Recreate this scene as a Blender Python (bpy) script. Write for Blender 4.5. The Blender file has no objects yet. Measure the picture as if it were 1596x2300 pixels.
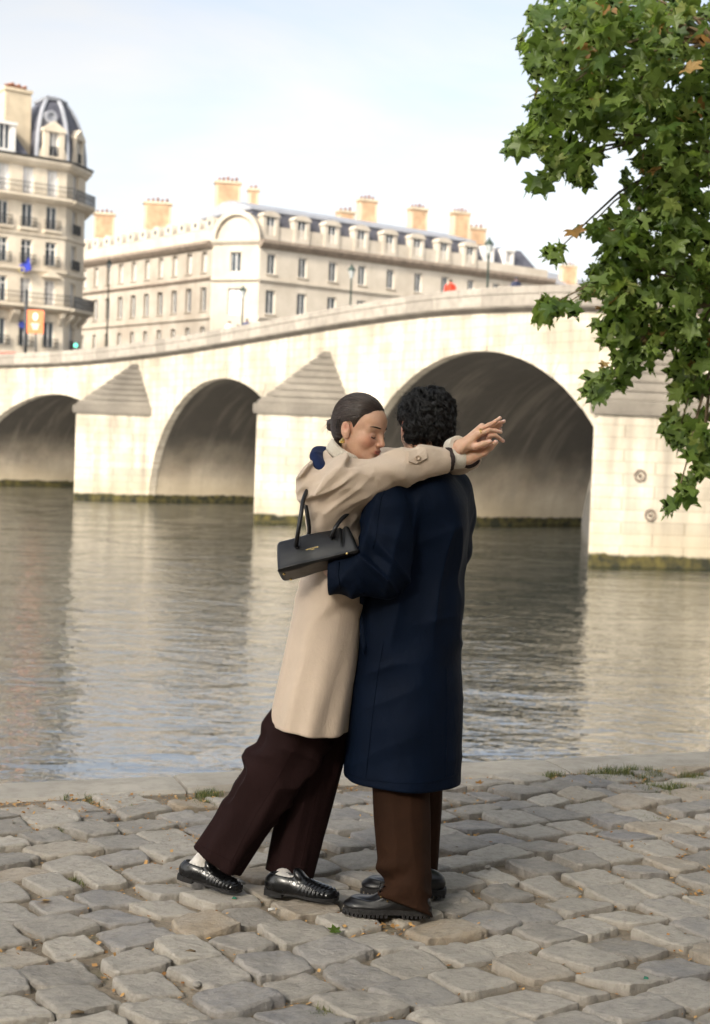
import bpy, math, random
import numpy as np
from mathutils import Matrix, Vector

random.seed(7)
RNG = np.random.default_rng(11)
sc = bpy.context.scene
COL = sc.collection

# ------------------------------------------------------------------ camera
FPX, H0 = 3194.0, 1003.0                      # focal length and horizon, in units of a 1596 x 2300 frame
ROLL = math.radians(2.12)
PITCH = math.atan((1150 - H0) * math.cos(ROLL) / FPX)
CAM = np.array([0.0, 0.0, 1.57])
_F = np.array([0, math.cos(PITCH), -math.sin(PITCH)])
_U0 = np.array([0, math.sin(PITCH), math.cos(PITCH)])
_R0 = np.array([1.0, 0, 0])
_R = _R0 * math.cos(ROLL) + _U0 * math.sin(ROLL)
_U = _U0 * math.cos(ROLL) - _R0 * math.sin(ROLL)
cam_data = bpy.data.cameras.new('camera')
cam = bpy.data.objects.new('camera', cam_data)
COL.objects.link(cam)
cam_data.sensor_fit = 'VERTICAL'
cam_data.sensor_height = 36.0
cam_data.lens = FPX / 2300 * 36
cam_data.clip_start = 0.05
cam_data.clip_end = 3000
cam_data.dof.use_dof = True
cam_data.dof.focus_distance = 4.85
cam_data.dof.aperture_fstop = 4.2
mw = Matrix.Identity(4)
for i, v in enumerate((_R, _U, -_F)):
    for j in range(3):
        mw[j][i] = float(v[j])
mw.translation = Vector(CAM)
cam.matrix_world = mw
sc.camera = cam
sc.render.resolution_x, sc.render.resolution_y = 710, 1024

# ------------------------------------------------------------------ sky, sun, exposure
SUN_AZ = math.atan2(-0.50, -0.87)             # towards the sun, clockwise from +Y
SUN_EL = math.radians(33)
world = bpy.data.worlds.new('World')
sc.world = world
world.use_nodes = True
wt = world.node_tree
wt.nodes.clear()
w_out = wt.nodes.new('ShaderNodeOutputWorld')
w_bg = wt.nodes.new('ShaderNodeBackground')
w_bg.inputs['Strength'].default_value = 0.081
w_sky = wt.nodes.new('ShaderNodeTexSky')
w_sky.sky_type = 'NISHITA'
w_sky.sun_disc = False
w_sky.sun_elevation = SUN_EL
w_sky.sun_rotation = SUN_AZ
w_sky.air_density = 1.0
w_sky.dust_density = 4.5
w_sky.ozone_density = 1.0
w_tc = wt.nodes.new('ShaderNodeTexCoord')
w_map = wt.nodes.new('ShaderNodeMapping')
w_map.inputs['Scale'].default_value = (1.0, 1.0, 4.0)
w_map.inputs['Rotation'].default_value = (0, 0.12, 0.3)
w_n = wt.nodes.new('ShaderNodeTexNoise')
w_n.inputs['Scale'].default_value = 2.6
w_n.inputs['Detail'].default_value = 7
w_n.inputs['Roughness'].default_value = 0.55
w_n.inputs['Distortion'].default_value = 0.5
w_rmp = wt.nodes.new('ShaderNodeMapRange')
w_rmp.inputs['From Min'].default_value = 0.36
w_rmp.inputs['From Max'].default_value = 0.68
w_rmp.inputs['To Min'].default_value = 0.48
w_rmp.inputs['To Max'].default_value = 0.96
w_mix = wt.nodes.new('ShaderNodeMix')
w_mix.data_type = 'RGBA'
w_bw = wt.nodes.new('ShaderNodeRGBToBW')
w_veil = wt.nodes.new('ShaderNodeMix')                      # thin cloud veil: as bright as the sky behind it, but white
w_veil.data_type = 'RGBA'; w_veil.blend_type = 'MULTIPLY'
w_veil.inputs['Factor'].default_value = 1.0
w_veil.inputs['B'].default_value = (1.24, 1.225, 1.20, 1)
L = wt.links.new
L(w_tc.outputs['Generated'], w_map.inputs['Vector'])
L(w_map.outputs['Vector'], w_n.inputs['Vector'])
L(w_n.outputs['Fac'], w_rmp.inputs['Value'])
L(w_rmp.outputs['Result'], w_mix.inputs['Factor'])
L(w_sky.outputs['Color'], w_mix.inputs['A'])
L(w_sky.outputs['Color'], w_bw.inputs[0])
L(w_bw.outputs[0], w_veil.inputs['A'])
L(w_veil.outputs['Result'], w_mix.inputs['B'])
L(w_mix.outputs['Result'], w_bg.inputs['Color'])
L(w_bg.outputs['Background'], w_out.inputs['Surface'])

sun_d = bpy.data.lights.new('sun', 'SUN')
sun_d.energy = 1.35
sun_d.angle = math.radians(9.0)           # seen through a thin veil of cloud
sun_d.color = (1.0, 0.91, 0.78)
sun = bpy.data.objects.new('sun', sun_d)
COL.objects.link(sun)
SUN_DIR = Vector((math.sin(SUN_AZ) * math.cos(SUN_EL), math.cos(SUN_AZ) * math.cos(SUN_EL), math.sin(SUN_EL)))
sun.rotation_euler = SUN_DIR.to_track_quat('Z', 'Y').to_euler()
sun.location = (-20, -40, 40)

vs = sc.view_settings
vs.view_transform = 'Standard'
vs.look = 'None'
vs.exposure = 1.95
vs.gamma = 1.0
vs.use_curve_mapping = False
sc.display_settings.display_device = 'sRGB'

# ------------------------------------------------------------------ helpers
def ray(x, y):
    return _F + _R * (x - 798) / FPX + _U * (1150 - y) / FPX

def at(x, y, Y):
    """world point seen at frame position x, y (1596 x 2300) standing at depth Y"""
    d = ray(x, y)
    return CAM + d * (Y / d[1])

def onz(x, y, z):
    d = ray(x, y)
    return CAM + d * ((z - CAM[2]) / d[2])

def project(p):
    v = np.asarray(p, float) - CAM
    dz = v @ _F
    return 798 + FPX * (v @ _R) / dz, 1150 - FPX * (v @ _U) / dz

def unit(v):
    v = np.asarray(v, float)
    return v / max(np.linalg.norm(v), 1e-9)

def tag(o, label=None, cat=None, group=None, kind=None):
    if label: o['label'] = label
    if cat: o['category'] = cat
    if group: o['group'] = group
    if kind: o['kind'] = kind
    return o

def empty(name, loc):
    o = bpy.data.objects.new(name, None)
    o.location = Vector([float(a) for a in loc])
    o.empty_display_size = 0.2
    COL.objects.link(o)
    return o

def mesh_data(name, verts, faces, smooth=False):
    me = bpy.data.meshes.new(name)
    verts = np.asarray(verts, np.float32).reshape(-1, 3)
    if isinstance(faces, np.ndarray) and faces.ndim == 2:
        nf, k = faces.shape
        me.vertices.add(len(verts))
        me.vertices.foreach_set('co', verts.ravel())
        me.loops.add(nf * k)
        me.loops.foreach_set('vertex_index', faces.astype(np.int32).ravel())
        me.polygons.add(nf)
        me.polygons.foreach_set('loop_start', np.arange(0, nf * k, k, dtype=np.int32))
        me.polygons.foreach_set('loop_total', np.full(nf, k, np.int32))
        me.update(calc_edges=True)
        me.validate()
    else:
        me.from_pydata(verts.tolist(), [], [tuple(int(i) for i in f) for f in faces])
        me.update()
    if smooth:
        me.polygons.foreach_set('use_smooth', np.ones(len(me.polygons), bool))
    return me

def add_obj(name, me, mat=None, parent=None, world=True):
    """world=True: the mesh is in world coordinates and stays put under its parent"""
    o = bpy.data.objects.new(name, me)
    COL.objects.link(o)
    if mat is not None and len(me.materials) == 0:
        me.materials.append(mat)
    if parent is not None:
        o.parent = parent
        if world:
            if parent.parent is None: o.matrix_parent_inverse = Matrix.Translation(-Vector(parent.location))
    return o

class MB:
    """collects shapes; frame maps local (u, v, z) to world"""
    def __init__(self, frame=None):
        self.v, self.f, self.fr = [], [], frame
    def pt(self, p):
        if self.fr is not None:
            p = self.fr(*p)
        self.v.append([float(a) for a in p])
        return len(self.v) - 1
    def poly(self, pts):
        self.f.append([self.pt(p) for p in pts])
    def box(self, x0, x1, y0, y1, z0, z1):
        i = [self.pt(p) for p in ((x0, y0, z0), (x1, y0, z0), (x1, y1, z0), (x0, y1, z0),
                                  (x0, y0, z1), (x1, y0, z1), (x1, y1, z1), (x0, y1, z1))]
        for q in ((3, 2, 1, 0), (4, 5, 6, 7), (0, 1, 5, 4), (1, 2, 6, 5), (2, 3, 7, 6), (3, 0, 4, 7)):
            self.f.append([i[k] for k in q])
    def hexa(self, lo, hi):
        """two loops of the same length joined, both capped"""
        a = [self.pt(p) for p in lo]; b = [self.pt(p) for p in hi]
        n = len(a)
        self.f.append(a[::-1]); self.f.append(b)
        for k in range(n):
            self.f.append([a[k], a[(k + 1) % n], b[(k + 1) % n], b[k]])
    def loft(self, rings, close=True, cap=True):
        idx = [[self.pt(p) for p in r] for r in rings]
        n = len(idx[0])
        for a, b in zip(idx[:-1], idx[1:]):
            for k in range(n if close else n - 1):
                self.f.append([a[k], a[(k + 1) % n], b[(k + 1) % n], b[k]])
        if cap and close:
            self.f.append(idx[0][::-1]); self.f.append(idx[-1])
    def tube(self, pts, r, n=8, cap=True):
        pts = [np.asarray(p, float) for p in pts]
        rr = r if hasattr(r, '__len__') else [r] * len(pts)
        rings = []
        a = None
        for k, p in enumerate(pts):
            d = unit(pts[min(k + 1, len(pts) - 1)] - pts[max(k - 1, 0)])
            if a is None:
                a = np.cross(d, [0.13, 0.27, 0.95])
                if np.linalg.norm(a) < 0.1: a = np.cross(d, [1, 0, 0])
            a = unit(a - d * (a @ d)); b = np.cross(d, a)
            rings.append([p + rr[k] * (a * math.cos(t) + b * math.sin(t)) for t in np.arange(n) * 2 * math.pi / n])
        self.loft(rings, True, cap)
    def lathe(self, c, prof, n=12):
        c = np.asarray(c, float)
        self.loft([[c + np.array([r * math.cos(t), r * math.sin(t), z]) for t in np.arange(n) * 2 * math.pi / n] for r, z in prof])
    def data(self, name, smooth=False):
        return mesh_data(name, self.v, self.f, smooth)
    def build(self, name, mat, parent=None, smooth=False, world=True):
        return add_obj(name, self.data(name, smooth), mat, parent, world)

# ------------------------------------------------------------------ value noise in numpy
_PERM = np.random.default_rng(3).integers(0, 256, 512)
def _h(i, j, k):
    return _PERM[(_PERM[(_PERM[i & 255] + j) & 255] + k) & 255] / 255.0
def vnoise(p):
    """smooth noise in [-1, 1] of points (n, 3)"""
    p = np.asarray(p, np.float64)
    i = np.floor(p).astype(np.int64)
    f = p - i
    f = f * f * f * (f * (f * 6 - 15) + 10)
    x, y, z = i[..., 0], i[..., 1], i[..., 2]
    fx, fy, fz = f[..., 0], f[..., 1], f[..., 2]
    def lx(yy, zz):
        a = _h(x, yy, zz); b = _h(x + 1, yy, zz)
        return a + (b - a) * fx
    a = lx(y, z); b = lx(y + 1, z); c = lx(y, z + 1); d = lx(y + 1, z + 1)
    e = a + (b - a) * fy; g = c + (d - c) * fy
    return (e + (g - e) * fz) * 2 - 1
def fbm(p, oct=3):
    s, a, t = 0, 1.0, 0
    p = np.asarray(p, float)
    for o in range(oct):
        s = s + a * vnoise(p * 2 ** o + 17.3 * o); t += a; a *= 0.5
    return s / t

# ------------------------------------------------------------------ materials
MATS = {}
class NT:
    def __init__(self, name):
        self.m = bpy.data.materials.new(name); self.m.use_nodes = True
        self.t = self.m.node_tree
        self.b = self.t.nodes['Principled BSDF']
        self.tc = None
        MATS[name] = self.m
    def n(self, ty, **kw):
        nd = self.t.nodes.new(ty)
        for k, v in kw.items():
            if k in nd.inputs: nd.inputs[k].default_value = v
            else: setattr(nd, k, v)
        return nd
    def l(self, a, b): self.t.links.new(a, b)
    def co(self, kind='Object', scale=None, rot=None):
        if self.tc is None: self.tc = self.n('ShaderNodeTexCoord')
        o = self.tc.outputs[kind]
        if scale is None: return o
        mp = self.n('ShaderNodeMapping'); mp.inputs['Scale'].default_value = scale
        if rot is not None: mp.inputs['Rotation'].default_value = rot
        self.l(o, mp.inputs['Vector'])
        return mp.outputs['Vector']
    def noise(self, scale, detail=4, rough=0.55, vec=None, dist=0.0):
        nd = self.n('ShaderNodeTexNoise'); nd.inputs['Scale'].default_value = scale
        nd.inputs['Detail'].default_value = detail; nd.inputs['Roughness'].default_value = rough
        nd.inputs['Distortion'].default_value = dist
        self.l(vec if vec is not None else self.co(), nd.inputs['Vector'])
        return nd.outputs['Fac']
    def rng(self, v, a, b, c=0.0, d=1.0, smooth=False):
        nd = self.n('ShaderNodeMapRange')
        if smooth: nd.interpolation_type = 'SMOOTHSTEP'
        for k, x in zip(('From Min', 'From Max', 'To Min', 'To Max'), (a, b, c, d)): nd.inputs[k].default_value = x
        self.l(v, nd.inputs['Value'])
        return nd.outputs['Result']
    def mix(self, f, a, b, mode='MIX'):
        nd = self.n('ShaderNodeMix'); nd.data_type = 'RGBA'; nd.blend_type = mode
        if isinstance(f, (int, float)): nd.inputs['Factor'].default_value = f
        else: self.l(f, nd.inputs['Factor'])
        for k, x in (('A', a), ('B', b)):
            if isinstance(x, (tuple, list)): nd.inputs[k].default_value = (*x[:3], 1)
            else: self.l(x, nd.inputs[k])
        return nd.outputs['Result']
    def math(self, op, a, b=None):
        nd = self.n('ShaderNodeMath', operation=op)
        for k, x in enumerate((a, b)):
            if x is None: continue
            if isinstance(x, (int, float)): nd.inputs[k].default_value = x
            else: self.l(x, nd.inputs[k])
        return nd.outputs[0]
    def attr(self, name, out='Fac'):
        nd = self.n('ShaderNodeAttribute'); nd.attribute_name = name
        return nd.outputs[out]
    def z(self):
        s = self.n('ShaderNodeSeparateXYZ'); self.l(self.co(), s.inputs[0])
        return s.outputs['Z']
    def rand(self):
        return self.n('ShaderNodeObjectInfo').outputs['Random']
    def color(self, c):
        if isinstance(c, (tuple, list)): self.b.inputs['Base Color'].default_value = (*c[:3], 1)
        else: self.l(c, self.b.inputs['Base Color'])
    def rough(self, r):
        if isinstance(r, (int, float)): self.b.inputs['Roughness'].default_value = r
        else: self.l(r, self.b.inputs['Roughness'])
    def bump(self, h, strength=0.3, dist=0.01):
        nd = self.n('ShaderNodeBump'); nd.inputs['Strength'].default_value = strength; nd.inputs['Distance'].default_value = dist
        self.l(h, nd.inputs['Height'])
        prev = self.b.inputs['Normal'].links
        if prev: self.l(prev[0].from_socket, nd.inputs['Normal'])
        self.l(nd.outputs['Normal'], self.b.inputs['Normal'])

def plain(name, c, rough=0.6, metal=0.0, var=0.12, scale=3.0, bump=0.0, bscale=60, spec=None, coat=0.0):
    m = NT(name)
    n = m.noise(scale, 5)
    m.color(m.mix(m.rng(n, 0.3, 0.7), tuple(x * (1 - var) for x in c), tuple(min(1, x * (1 + var)) for x in c)))
    m.rough(rough)
    m.b.inputs['Metallic'].default_value = metal
    if spec is not None: m.b.inputs['Specular IOR Level'].default_value = spec
    if coat: m.b.inputs['Coat Weight'].default_value = coat
    if bump: m.bump(m.noise(bscale, 3), bump, 0.003)
    return m.m
# ================================================================== materials of the setting
def limestone(name, c_lo, c_hi, streak=0.5, algae=None, soot=None, joints=None, grime=(0.25, 0.22, 0.17)):
    m = NT(name)
    big = m.rng(m.noise(0.35, 5), 0.35, 0.65)
    col = m.mix(big, c_lo, c_hi)
    st = m.rng(m.noise(1.0, 6, 0.6, vec=m.co(scale=(1.5, 1.5, 0.13))), 0.44, 0.72)
    col = m.mix(m.math('MULTIPLY', st, streak), col, grime)
    sp = m.rng(m.noise(6.0, 4), 0.45, 0.75)
    col = m.mix(m.math('MULTIPLY', sp, 0.25), col, tuple(x * 0.7 for x in c_lo))
    if joints is not None:
        ang, bw, rh, amt = joints
        mp = m.n('ShaderNodeMapping'); mp.inputs['Rotation'].default_value = (0, 0, -ang); m.l(m.co(), mp.inputs['Vector'])
        sp_ = m.n('ShaderNodeSeparateXYZ'); m.l(mp.outputs['Vector'], sp_.inputs[0])
        cb_ = m.n('ShaderNodeCombineXYZ'); m.l(sp_.outputs['X'], cb_.inputs['X']); m.l(sp_.outputs['Z'], cb_.inputs['Y'])
        br = m.n('ShaderNodeTexBrick'); m.l(cb_.outputs[0], br.inputs['Vector'])
        br.inputs['Scale'].default_value = 1.0; br.inputs['Brick Width'].default_value = bw; br.inputs['Row Height'].default_value = rh
        br.inputs['Mortar Size'].default_value = 0.018; br.inputs['Mortar Smooth'].default_value = 0.4; br.inputs['Bias'].default_value = 0.0
        br.inputs['Color1'].default_value = (0.72, 0.72, 0.72, 1); br.inputs['Color2'].default_value = (1, 1, 1, 1); br.inputs['Mortar'].default_value = (0.42, 0.40, 0.36, 1)
        col = m.mix(amt, col, br.outputs['Color'], 'MULTIPLY')
        m.bump(br.outputs['Fac'], -0.5, 0.03)
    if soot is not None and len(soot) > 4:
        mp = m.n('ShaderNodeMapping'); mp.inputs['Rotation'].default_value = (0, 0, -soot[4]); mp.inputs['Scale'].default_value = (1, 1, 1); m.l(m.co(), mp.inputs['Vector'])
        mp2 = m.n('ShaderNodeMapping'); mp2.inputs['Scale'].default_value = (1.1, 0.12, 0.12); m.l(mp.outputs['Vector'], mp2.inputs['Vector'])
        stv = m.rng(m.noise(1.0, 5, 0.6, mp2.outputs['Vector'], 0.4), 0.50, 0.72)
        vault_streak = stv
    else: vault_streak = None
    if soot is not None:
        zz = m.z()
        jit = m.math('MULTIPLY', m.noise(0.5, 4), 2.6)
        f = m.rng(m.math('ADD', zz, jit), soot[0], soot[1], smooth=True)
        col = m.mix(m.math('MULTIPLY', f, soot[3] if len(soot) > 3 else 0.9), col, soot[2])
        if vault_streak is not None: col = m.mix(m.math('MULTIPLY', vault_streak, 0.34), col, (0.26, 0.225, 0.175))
    if algae is not None:
        zz = m.z()
        jit = m.math('MULTIPLY', m.math('SUBTRACT', m.noise(1.6, 4), 0.5), 0.35)
        f2 = m.rng(m.math('ADD', zz, jit), algae + 0.15, algae + 1.6, 1, 0, smooth=True)
        col = m.mix(m.math('MULTIPLY', f2, 0.4), col, (0.30, 0.25, 0.16))
        f = m.rng(m.math('ADD', zz, jit), algae - 0.06, algae + 0.06, 1, 0)
        gr = m.mix(m.rng(m.noise(2.2, 4), 0.4, 0.65), (0.018, 0.018, 0.010), (0.075, 0.062, 0.018))
        col = m.mix(f, col, gr)
    m.color(col); m.rough(0.88)
    m.b.inputs['Specular IOR Level'].default_value = 0.25
    m.bump(m.noise(3.0, 6, 0.65), 0.35, 0.05)
    return m.m

ALG = -2.18
WATER = -2.63
BANG = math.atan2(-0.827, 0.562)
limestone('bridge_stone', (0.36, 0.315, 0.24), (0.56, 0.50, 0.405), 0.8, ALG, joints=(BANG, 1.15, 0.46, 0.65), grime=(0.20, 0.178, 0.142))
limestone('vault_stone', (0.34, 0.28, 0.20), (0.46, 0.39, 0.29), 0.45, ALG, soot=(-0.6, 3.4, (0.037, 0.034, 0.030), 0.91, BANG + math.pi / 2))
limestone('cap_stone', (0.095, 0.084, 0.07), (0.185, 0.165, 0.135), 0.5, None, grime=(0.14, 0.125, 0.10))
def parapet_mat():
    m = NT('parapet_stone')
    r = m.rand()
    col = m.mix(m.rng(r, 0, 1), (0.20, 0.178, 0.148), (0.31, 0.28, 0.235))
    col = m.mix(m.rng(m.noise(2.5, 5), 0.4, 0.7, 0, 0.5), col, (0.14, 0.122, 0.10))
    m.color(col); m.rough(0.9); m.bump(m.noise(5, 6), 0.3, 0.03)
parapet_mat()
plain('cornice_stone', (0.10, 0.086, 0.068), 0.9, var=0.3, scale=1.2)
plain('asphalt', (0.05, 0.05, 0.05), 0.9)
plain('rusty_iron', (0.13, 0.095, 0.07), 0.8, var=0.3)
plain('iron_dark', (0.022, 0.025, 0.028), 0.5, var=0.2)
plain('bronze_green', (0.035, 0.055, 0.045), 0.55, 0.3, var=0.3)

# ================================================================== the bridge
BN0 = onz(168, 1105.8, ALG)
BE = unit([0.562, -0.827, 0]); BT = np.array([-BE[1], BE[0], 0])
FACE, BACK = 4.3, 21.3
PIER_S = [0.0, 24.0, 49.5]
HALF = 2.3
ARCHES = [(-12.6, 10.3, 7.35), (12.0, 9.7, 8.12), (36.75, 10.45, 8.92), (62.0, 10.2, 8.4)]      # centre, half span, rise above water
def bpos(s, tt, z):
    w = -0.013 * max(0.0, -5 - s) ** 2
    p = BN0 + BE * s + BT * (tt + w)
    return (p[0], p[1], z)
_cs = np.array([-60, -40, -26, -10, 6, 17.3, 26.5, 34, 40.7, 46, 54, 66, 80, 100])
_cz = np.array([6.6, 6.7, 6.8, 6.98, 7.28, 7.74, 8.14, 8.30, 8.10, 7.75, 7.2, 6.6, 6.0, 5.4])
def zcorn(s):
    # smooth interpolation
    k = np.linspace(-3, 3, 7)
    return float(np.mean(np.interp(s + k, _cs, _cz)))
def arch_pts(c, a, b, n=44):
    th = np.linspace(math.pi, 0, n)
    return [(c + a * math.cos(t), WATER - 0.35 + (b + 0.35) * math.sin(t)) for t in th]

bridge = empty('stone_bridge', bpos(24, FACE, WATER))
tag(bridge, 'old pale limestone bridge with round arches crossing the river', 'bridge')
def build_bridge():
    for tt, nm in ((FACE, 'spandrel_wall'), (BACK, 'rear_wall')):
        mb = MB(bpos)
        cols = []
        edges = [-45.0]
        for c, a, b in ARCHES: edges += [c - a, c + a]
        edges.append(85.0)
        for k in range(0, len(edges), 2):
            x0, x1 = edges[k], edges[k + 1]
            m = max(2, int((x1 - x0) / 1.0))
            xs = np.linspace(x0, x1, m + 1)
            for p, q in zip(xs[:-1], xs[1:]):
                mb.poly([(p, tt, WATER - 1.5), (q, tt, WATER - 1.5), (q, tt, zcorn(q)), (p, tt, zcorn(p))])
        for c, a, b in ARCHES:
            ap = arch_pts(c, a, b)
            for (s0, z0), (s1, z1) in zip(ap[:-1], ap[1:]):
                mb.poly([(s0, tt, z0), (s1, tt, z1), (s1, tt, zcorn(s1)), (s0, tt, zcorn(s0))])
        mb.build(nm, MATS['bridge_stone'], bridge)
    for c, a, b in ARCHES:
        ap = arch_pts(c, a, b, 52)
        # the vault: courses of stone running through the barrel, each a strip a little uneven
        mb = MB(bpos)
        ts = np.linspace(FACE, BACK, 13)
        for i, ((s0, z0), (s1, z1)) in enumerate(zip(ap[:-1], ap[1:])):
            for t0, t1 in zip(ts[:-1], ts[1:]):
                mb.poly([(s0, t0, z0), (s0, t1, z0), (s1, t1, z1), (s1, t0, z1)])
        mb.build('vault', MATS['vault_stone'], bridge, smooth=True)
        # worn arch stones along the front edge
        k = 40
        pr = arch_pts(c, a, b, k + 1)
        for i in range(k):
            (s0, z0), (s1, z1) = pr[i], pr[i + 1]
            if max(z0, z1) < WATER: continue
            w0 = 0.55 if i % 2 else 0.8
            def inn(s, z, w):
                n = unit([(s - c) / a ** 2, 0, (z - WATER) / b ** 2]); return (s + n[0] * w, z + n[2] * w)
            (i0, j0), (i1, j1) = inn(s0, z0, -0.03), inn(s1, z1, -0.03)
            (o0, q0), (o1, q1) = inn(s0, z0, w0), inn(s1, z1, w0)
            mb = MB(bpos)
            f = FACE - 0.02 - 0.012 * ((i * 7) % 3)
            g = FACE + 0.5
            e = 0.015
            i0, i1, o0, o1 = i0 + e, i1 - e, o0 + e, o1 - e
            mb.hexa([(i0, f, j0), (i1, f, j1), (o1, f, q1), (o0, f, q0)], [(i0, g, j0), (i1, g, j1), (o1, g, q1), (o0, g, q0)])
            mb.build('voussoir', MATS['bridge_stone'], bridge)
    # piers with pointed cutwaters and stepped stone caps
    for s0 in PIER_S:
        mb = MB(bpos)
        tri = lambda w, l, z: [(s0 - w, FACE - 0.002, z), (s0 - l * 0.0 - 0.10, FACE - l, z), (s0 + 0.10, FACE - l, z), (s0 + w, FACE - 0.002, z)]
        n = 14
        mb.loft([tri(HALF, FACE, z) for z in np.linspace(WATER - 1.5, 3.12, n)])
        pier = mb.build('pier', MATS['bridge_stone'], bridge)
        mb = MB(bpos)
        mb.loft([tri(HALF + 0.16, FACE + 0.22, 3.14), tri(HALF + 0.2, FACE + 0.26, 3.30), tri(HALF + 0.2, FACE + 0.26, 3.62), tri(HALF + 0.14, FACE + 0.18, 3.68)])
        mb.build('impost', MATS['cap_stone'], pier)
        k = 8
        for i in range(k):
            h0, h1 = i / k, (i + 1) / k
            z0, z1 = 3.69 + 3.0 * h0, 3.69 + 3.0 * h1 - 0.035
            f0, f1 = 1 - h0 * 0.97, 1 - h1 * 0.97 + 0.035
            mb = MB(bpos)
            mb.loft([tri(HALF * f0 + .02, FACE * f0 + .02, z0), tri(HALF * f0 + .02, FACE * f0 + .02, z0 + 0.10), tri(HALF * f1, FACE * f1, z1)])
            mb.build('cap_course', MATS['cap_stone'], pier)
    # cornice
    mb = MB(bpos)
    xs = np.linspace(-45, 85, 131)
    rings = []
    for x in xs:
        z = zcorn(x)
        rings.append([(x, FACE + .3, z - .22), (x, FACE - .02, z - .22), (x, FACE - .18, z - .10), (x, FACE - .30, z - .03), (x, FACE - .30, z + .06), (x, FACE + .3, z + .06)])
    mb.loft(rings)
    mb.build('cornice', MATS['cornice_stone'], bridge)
    # deck and rear parapet
    mb = MB(bpos)
    for p, q in zip(xs[:-1], xs[1:]):
        mb.poly([(p, FACE + .2, zcorn(p) + .02), (q, FACE + .2, zcorn(q) + .02), (q, BACK, zcorn(q) + .02), (p, BACK, zcorn(p) + .02)])
    mb.build('deck', MATS['asphalt'], bridge)
    mb = MB(bpos)
    rings = [[(x, BACK - .5, zcorn(x)), (x, BACK, zcorn(x)), (x, BACK, zcorn(x) + .9), (x, BACK - .5, zcorn(x) + .9)] for x in xs]
    mb.loft(rings); mb.build('rear_parapet', MATS['cap_stone'], bridge)
    # parapet stones, one by one
    s = -44.0
    rr = random.Random(5)
    while s < 70:
        ln = rr.uniform(1.3, 2.3)
        mb = MB(bpos)
        d = rr.uniform(-0.008, 0.008); f = FACE - 0.14 + rr.uniform(-.012, .012)
        rings = []
        for x in np.linspace(s + .008, s + ln - .008, 4):
            z = zcorn(x); h = 0.93 if s < 30 else 0.95
            rings.append([(x, f + .42, z + .062), (x, f, z + .062), (x, f, z + h * .62), (x, f - .05, z + h * .66), (x, f - .05, z + h + d - .04), (x, f, z + h + d), (x, f + .42, z + h + d)])
        mb.loft(rings); mb.build('parapet_stone', MATS['parapet_stone'], bridge)
        s += ln
    # mooring rings on the near pier
    for (px, py) in ((1437, 1068), (1460, 1157)):
        n = unit(np.cross([0, 0, 1], unit(np.array(bpos(49.5 + HALF, FACE, 0)) - np.array(bpos(49.6, 0, 0)))))
        if n @ (CAM - BN0) < 0: n = -n
        p0 = np.array(bpos(49.6, 0, 0))
        d = ray(px, py); p = CAM + d * (((p0 - CAM) @ n) / (d @ n)) + n * 0.07
        a = unit(np.cross(n, [0, 0, 1]))
        mb = MB()
        mb.tube([p + 0.20 * (a * math.cos(t) + np.array([0, 0, 1]) * math.sin(t)) for t in np.linspace(0, 2 * math.pi, 21)], 0.035, 6)
        mb.tube([p - n * .1, p + n * .02], 0.06, 8)
        mb.build('mooring_ring', MATS['rusty_iron'], bridge, True)
build_bridge()

# ================================================================== water
def water_mat():
    m = NT('river_water')
    m.color((0.011, 0.017, 0.015)); m.rough(0.02)
    m.b.inputs['IOR'].default_value = 2.9
    m.b.inputs['Specular IOR Level'].default_value = 1.0
    v1 = m.co(scale=(0.7, 1.25, 1), rot=(0, 0, math.radians(-14)))
    v2 = m.co(scale=(1.0, 2.0, 1), rot=(0, 0, math.radians(16)))
    h = m.math('ADD', m.math('MULTIPLY', m.noise(1.3, 3, 0.5, v1, 0.7), 1.0), m.math('MULTIPLY', m.noise(3.6, 2, 0.5, v2, 0.4), 0.34))
    m.bump(h, 1.0, 0.042)
    return m.m
water_mat()
def build_water():
    ny, nx = 260, 200
    # finer towards the camera
    ys = 8 + 130 * (np.linspace(0, 1, ny) ** 1.6)
    xs = np.linspace(-1, 1, nx)
    Y, X = np.meshgrid(ys, xs, indexing='ij')
    X = X * (18 + Y * 0.45) + 4
    p = np.stack([X * 0.35, Y * 0.8, np.zeros_like(X)], -1).reshape(-1, 3)
    z = 0.012 * vnoise(p) + 0.007 * vnoise(p * 2.3 + 5)
    v = np.stack([X.ravel(), Y.ravel(), WATER + z], -1)
    i = np.arange((ny - 1) * (nx - 1)); r, c = i // (nx - 1), i % (nx - 1)
    a = r * nx + c
    f = np.stack([a, a + 1, a + nx + 1, a + nx], -1)
    o = add_obj('river_water', mesh_data('river_water', v, f, True), MATS['river_water'])
    tag(o, kind='structure')
    mb = MB()
    mb.poly([(-400, -20, WATER - .06), (400, -20, WATER - .06), (400, 500, WATER - .06), (-400, 500, WATER - .06)])
    tag(mb.build('wide_river', MATS['river_water']), kind='structure')
build_water()

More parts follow.
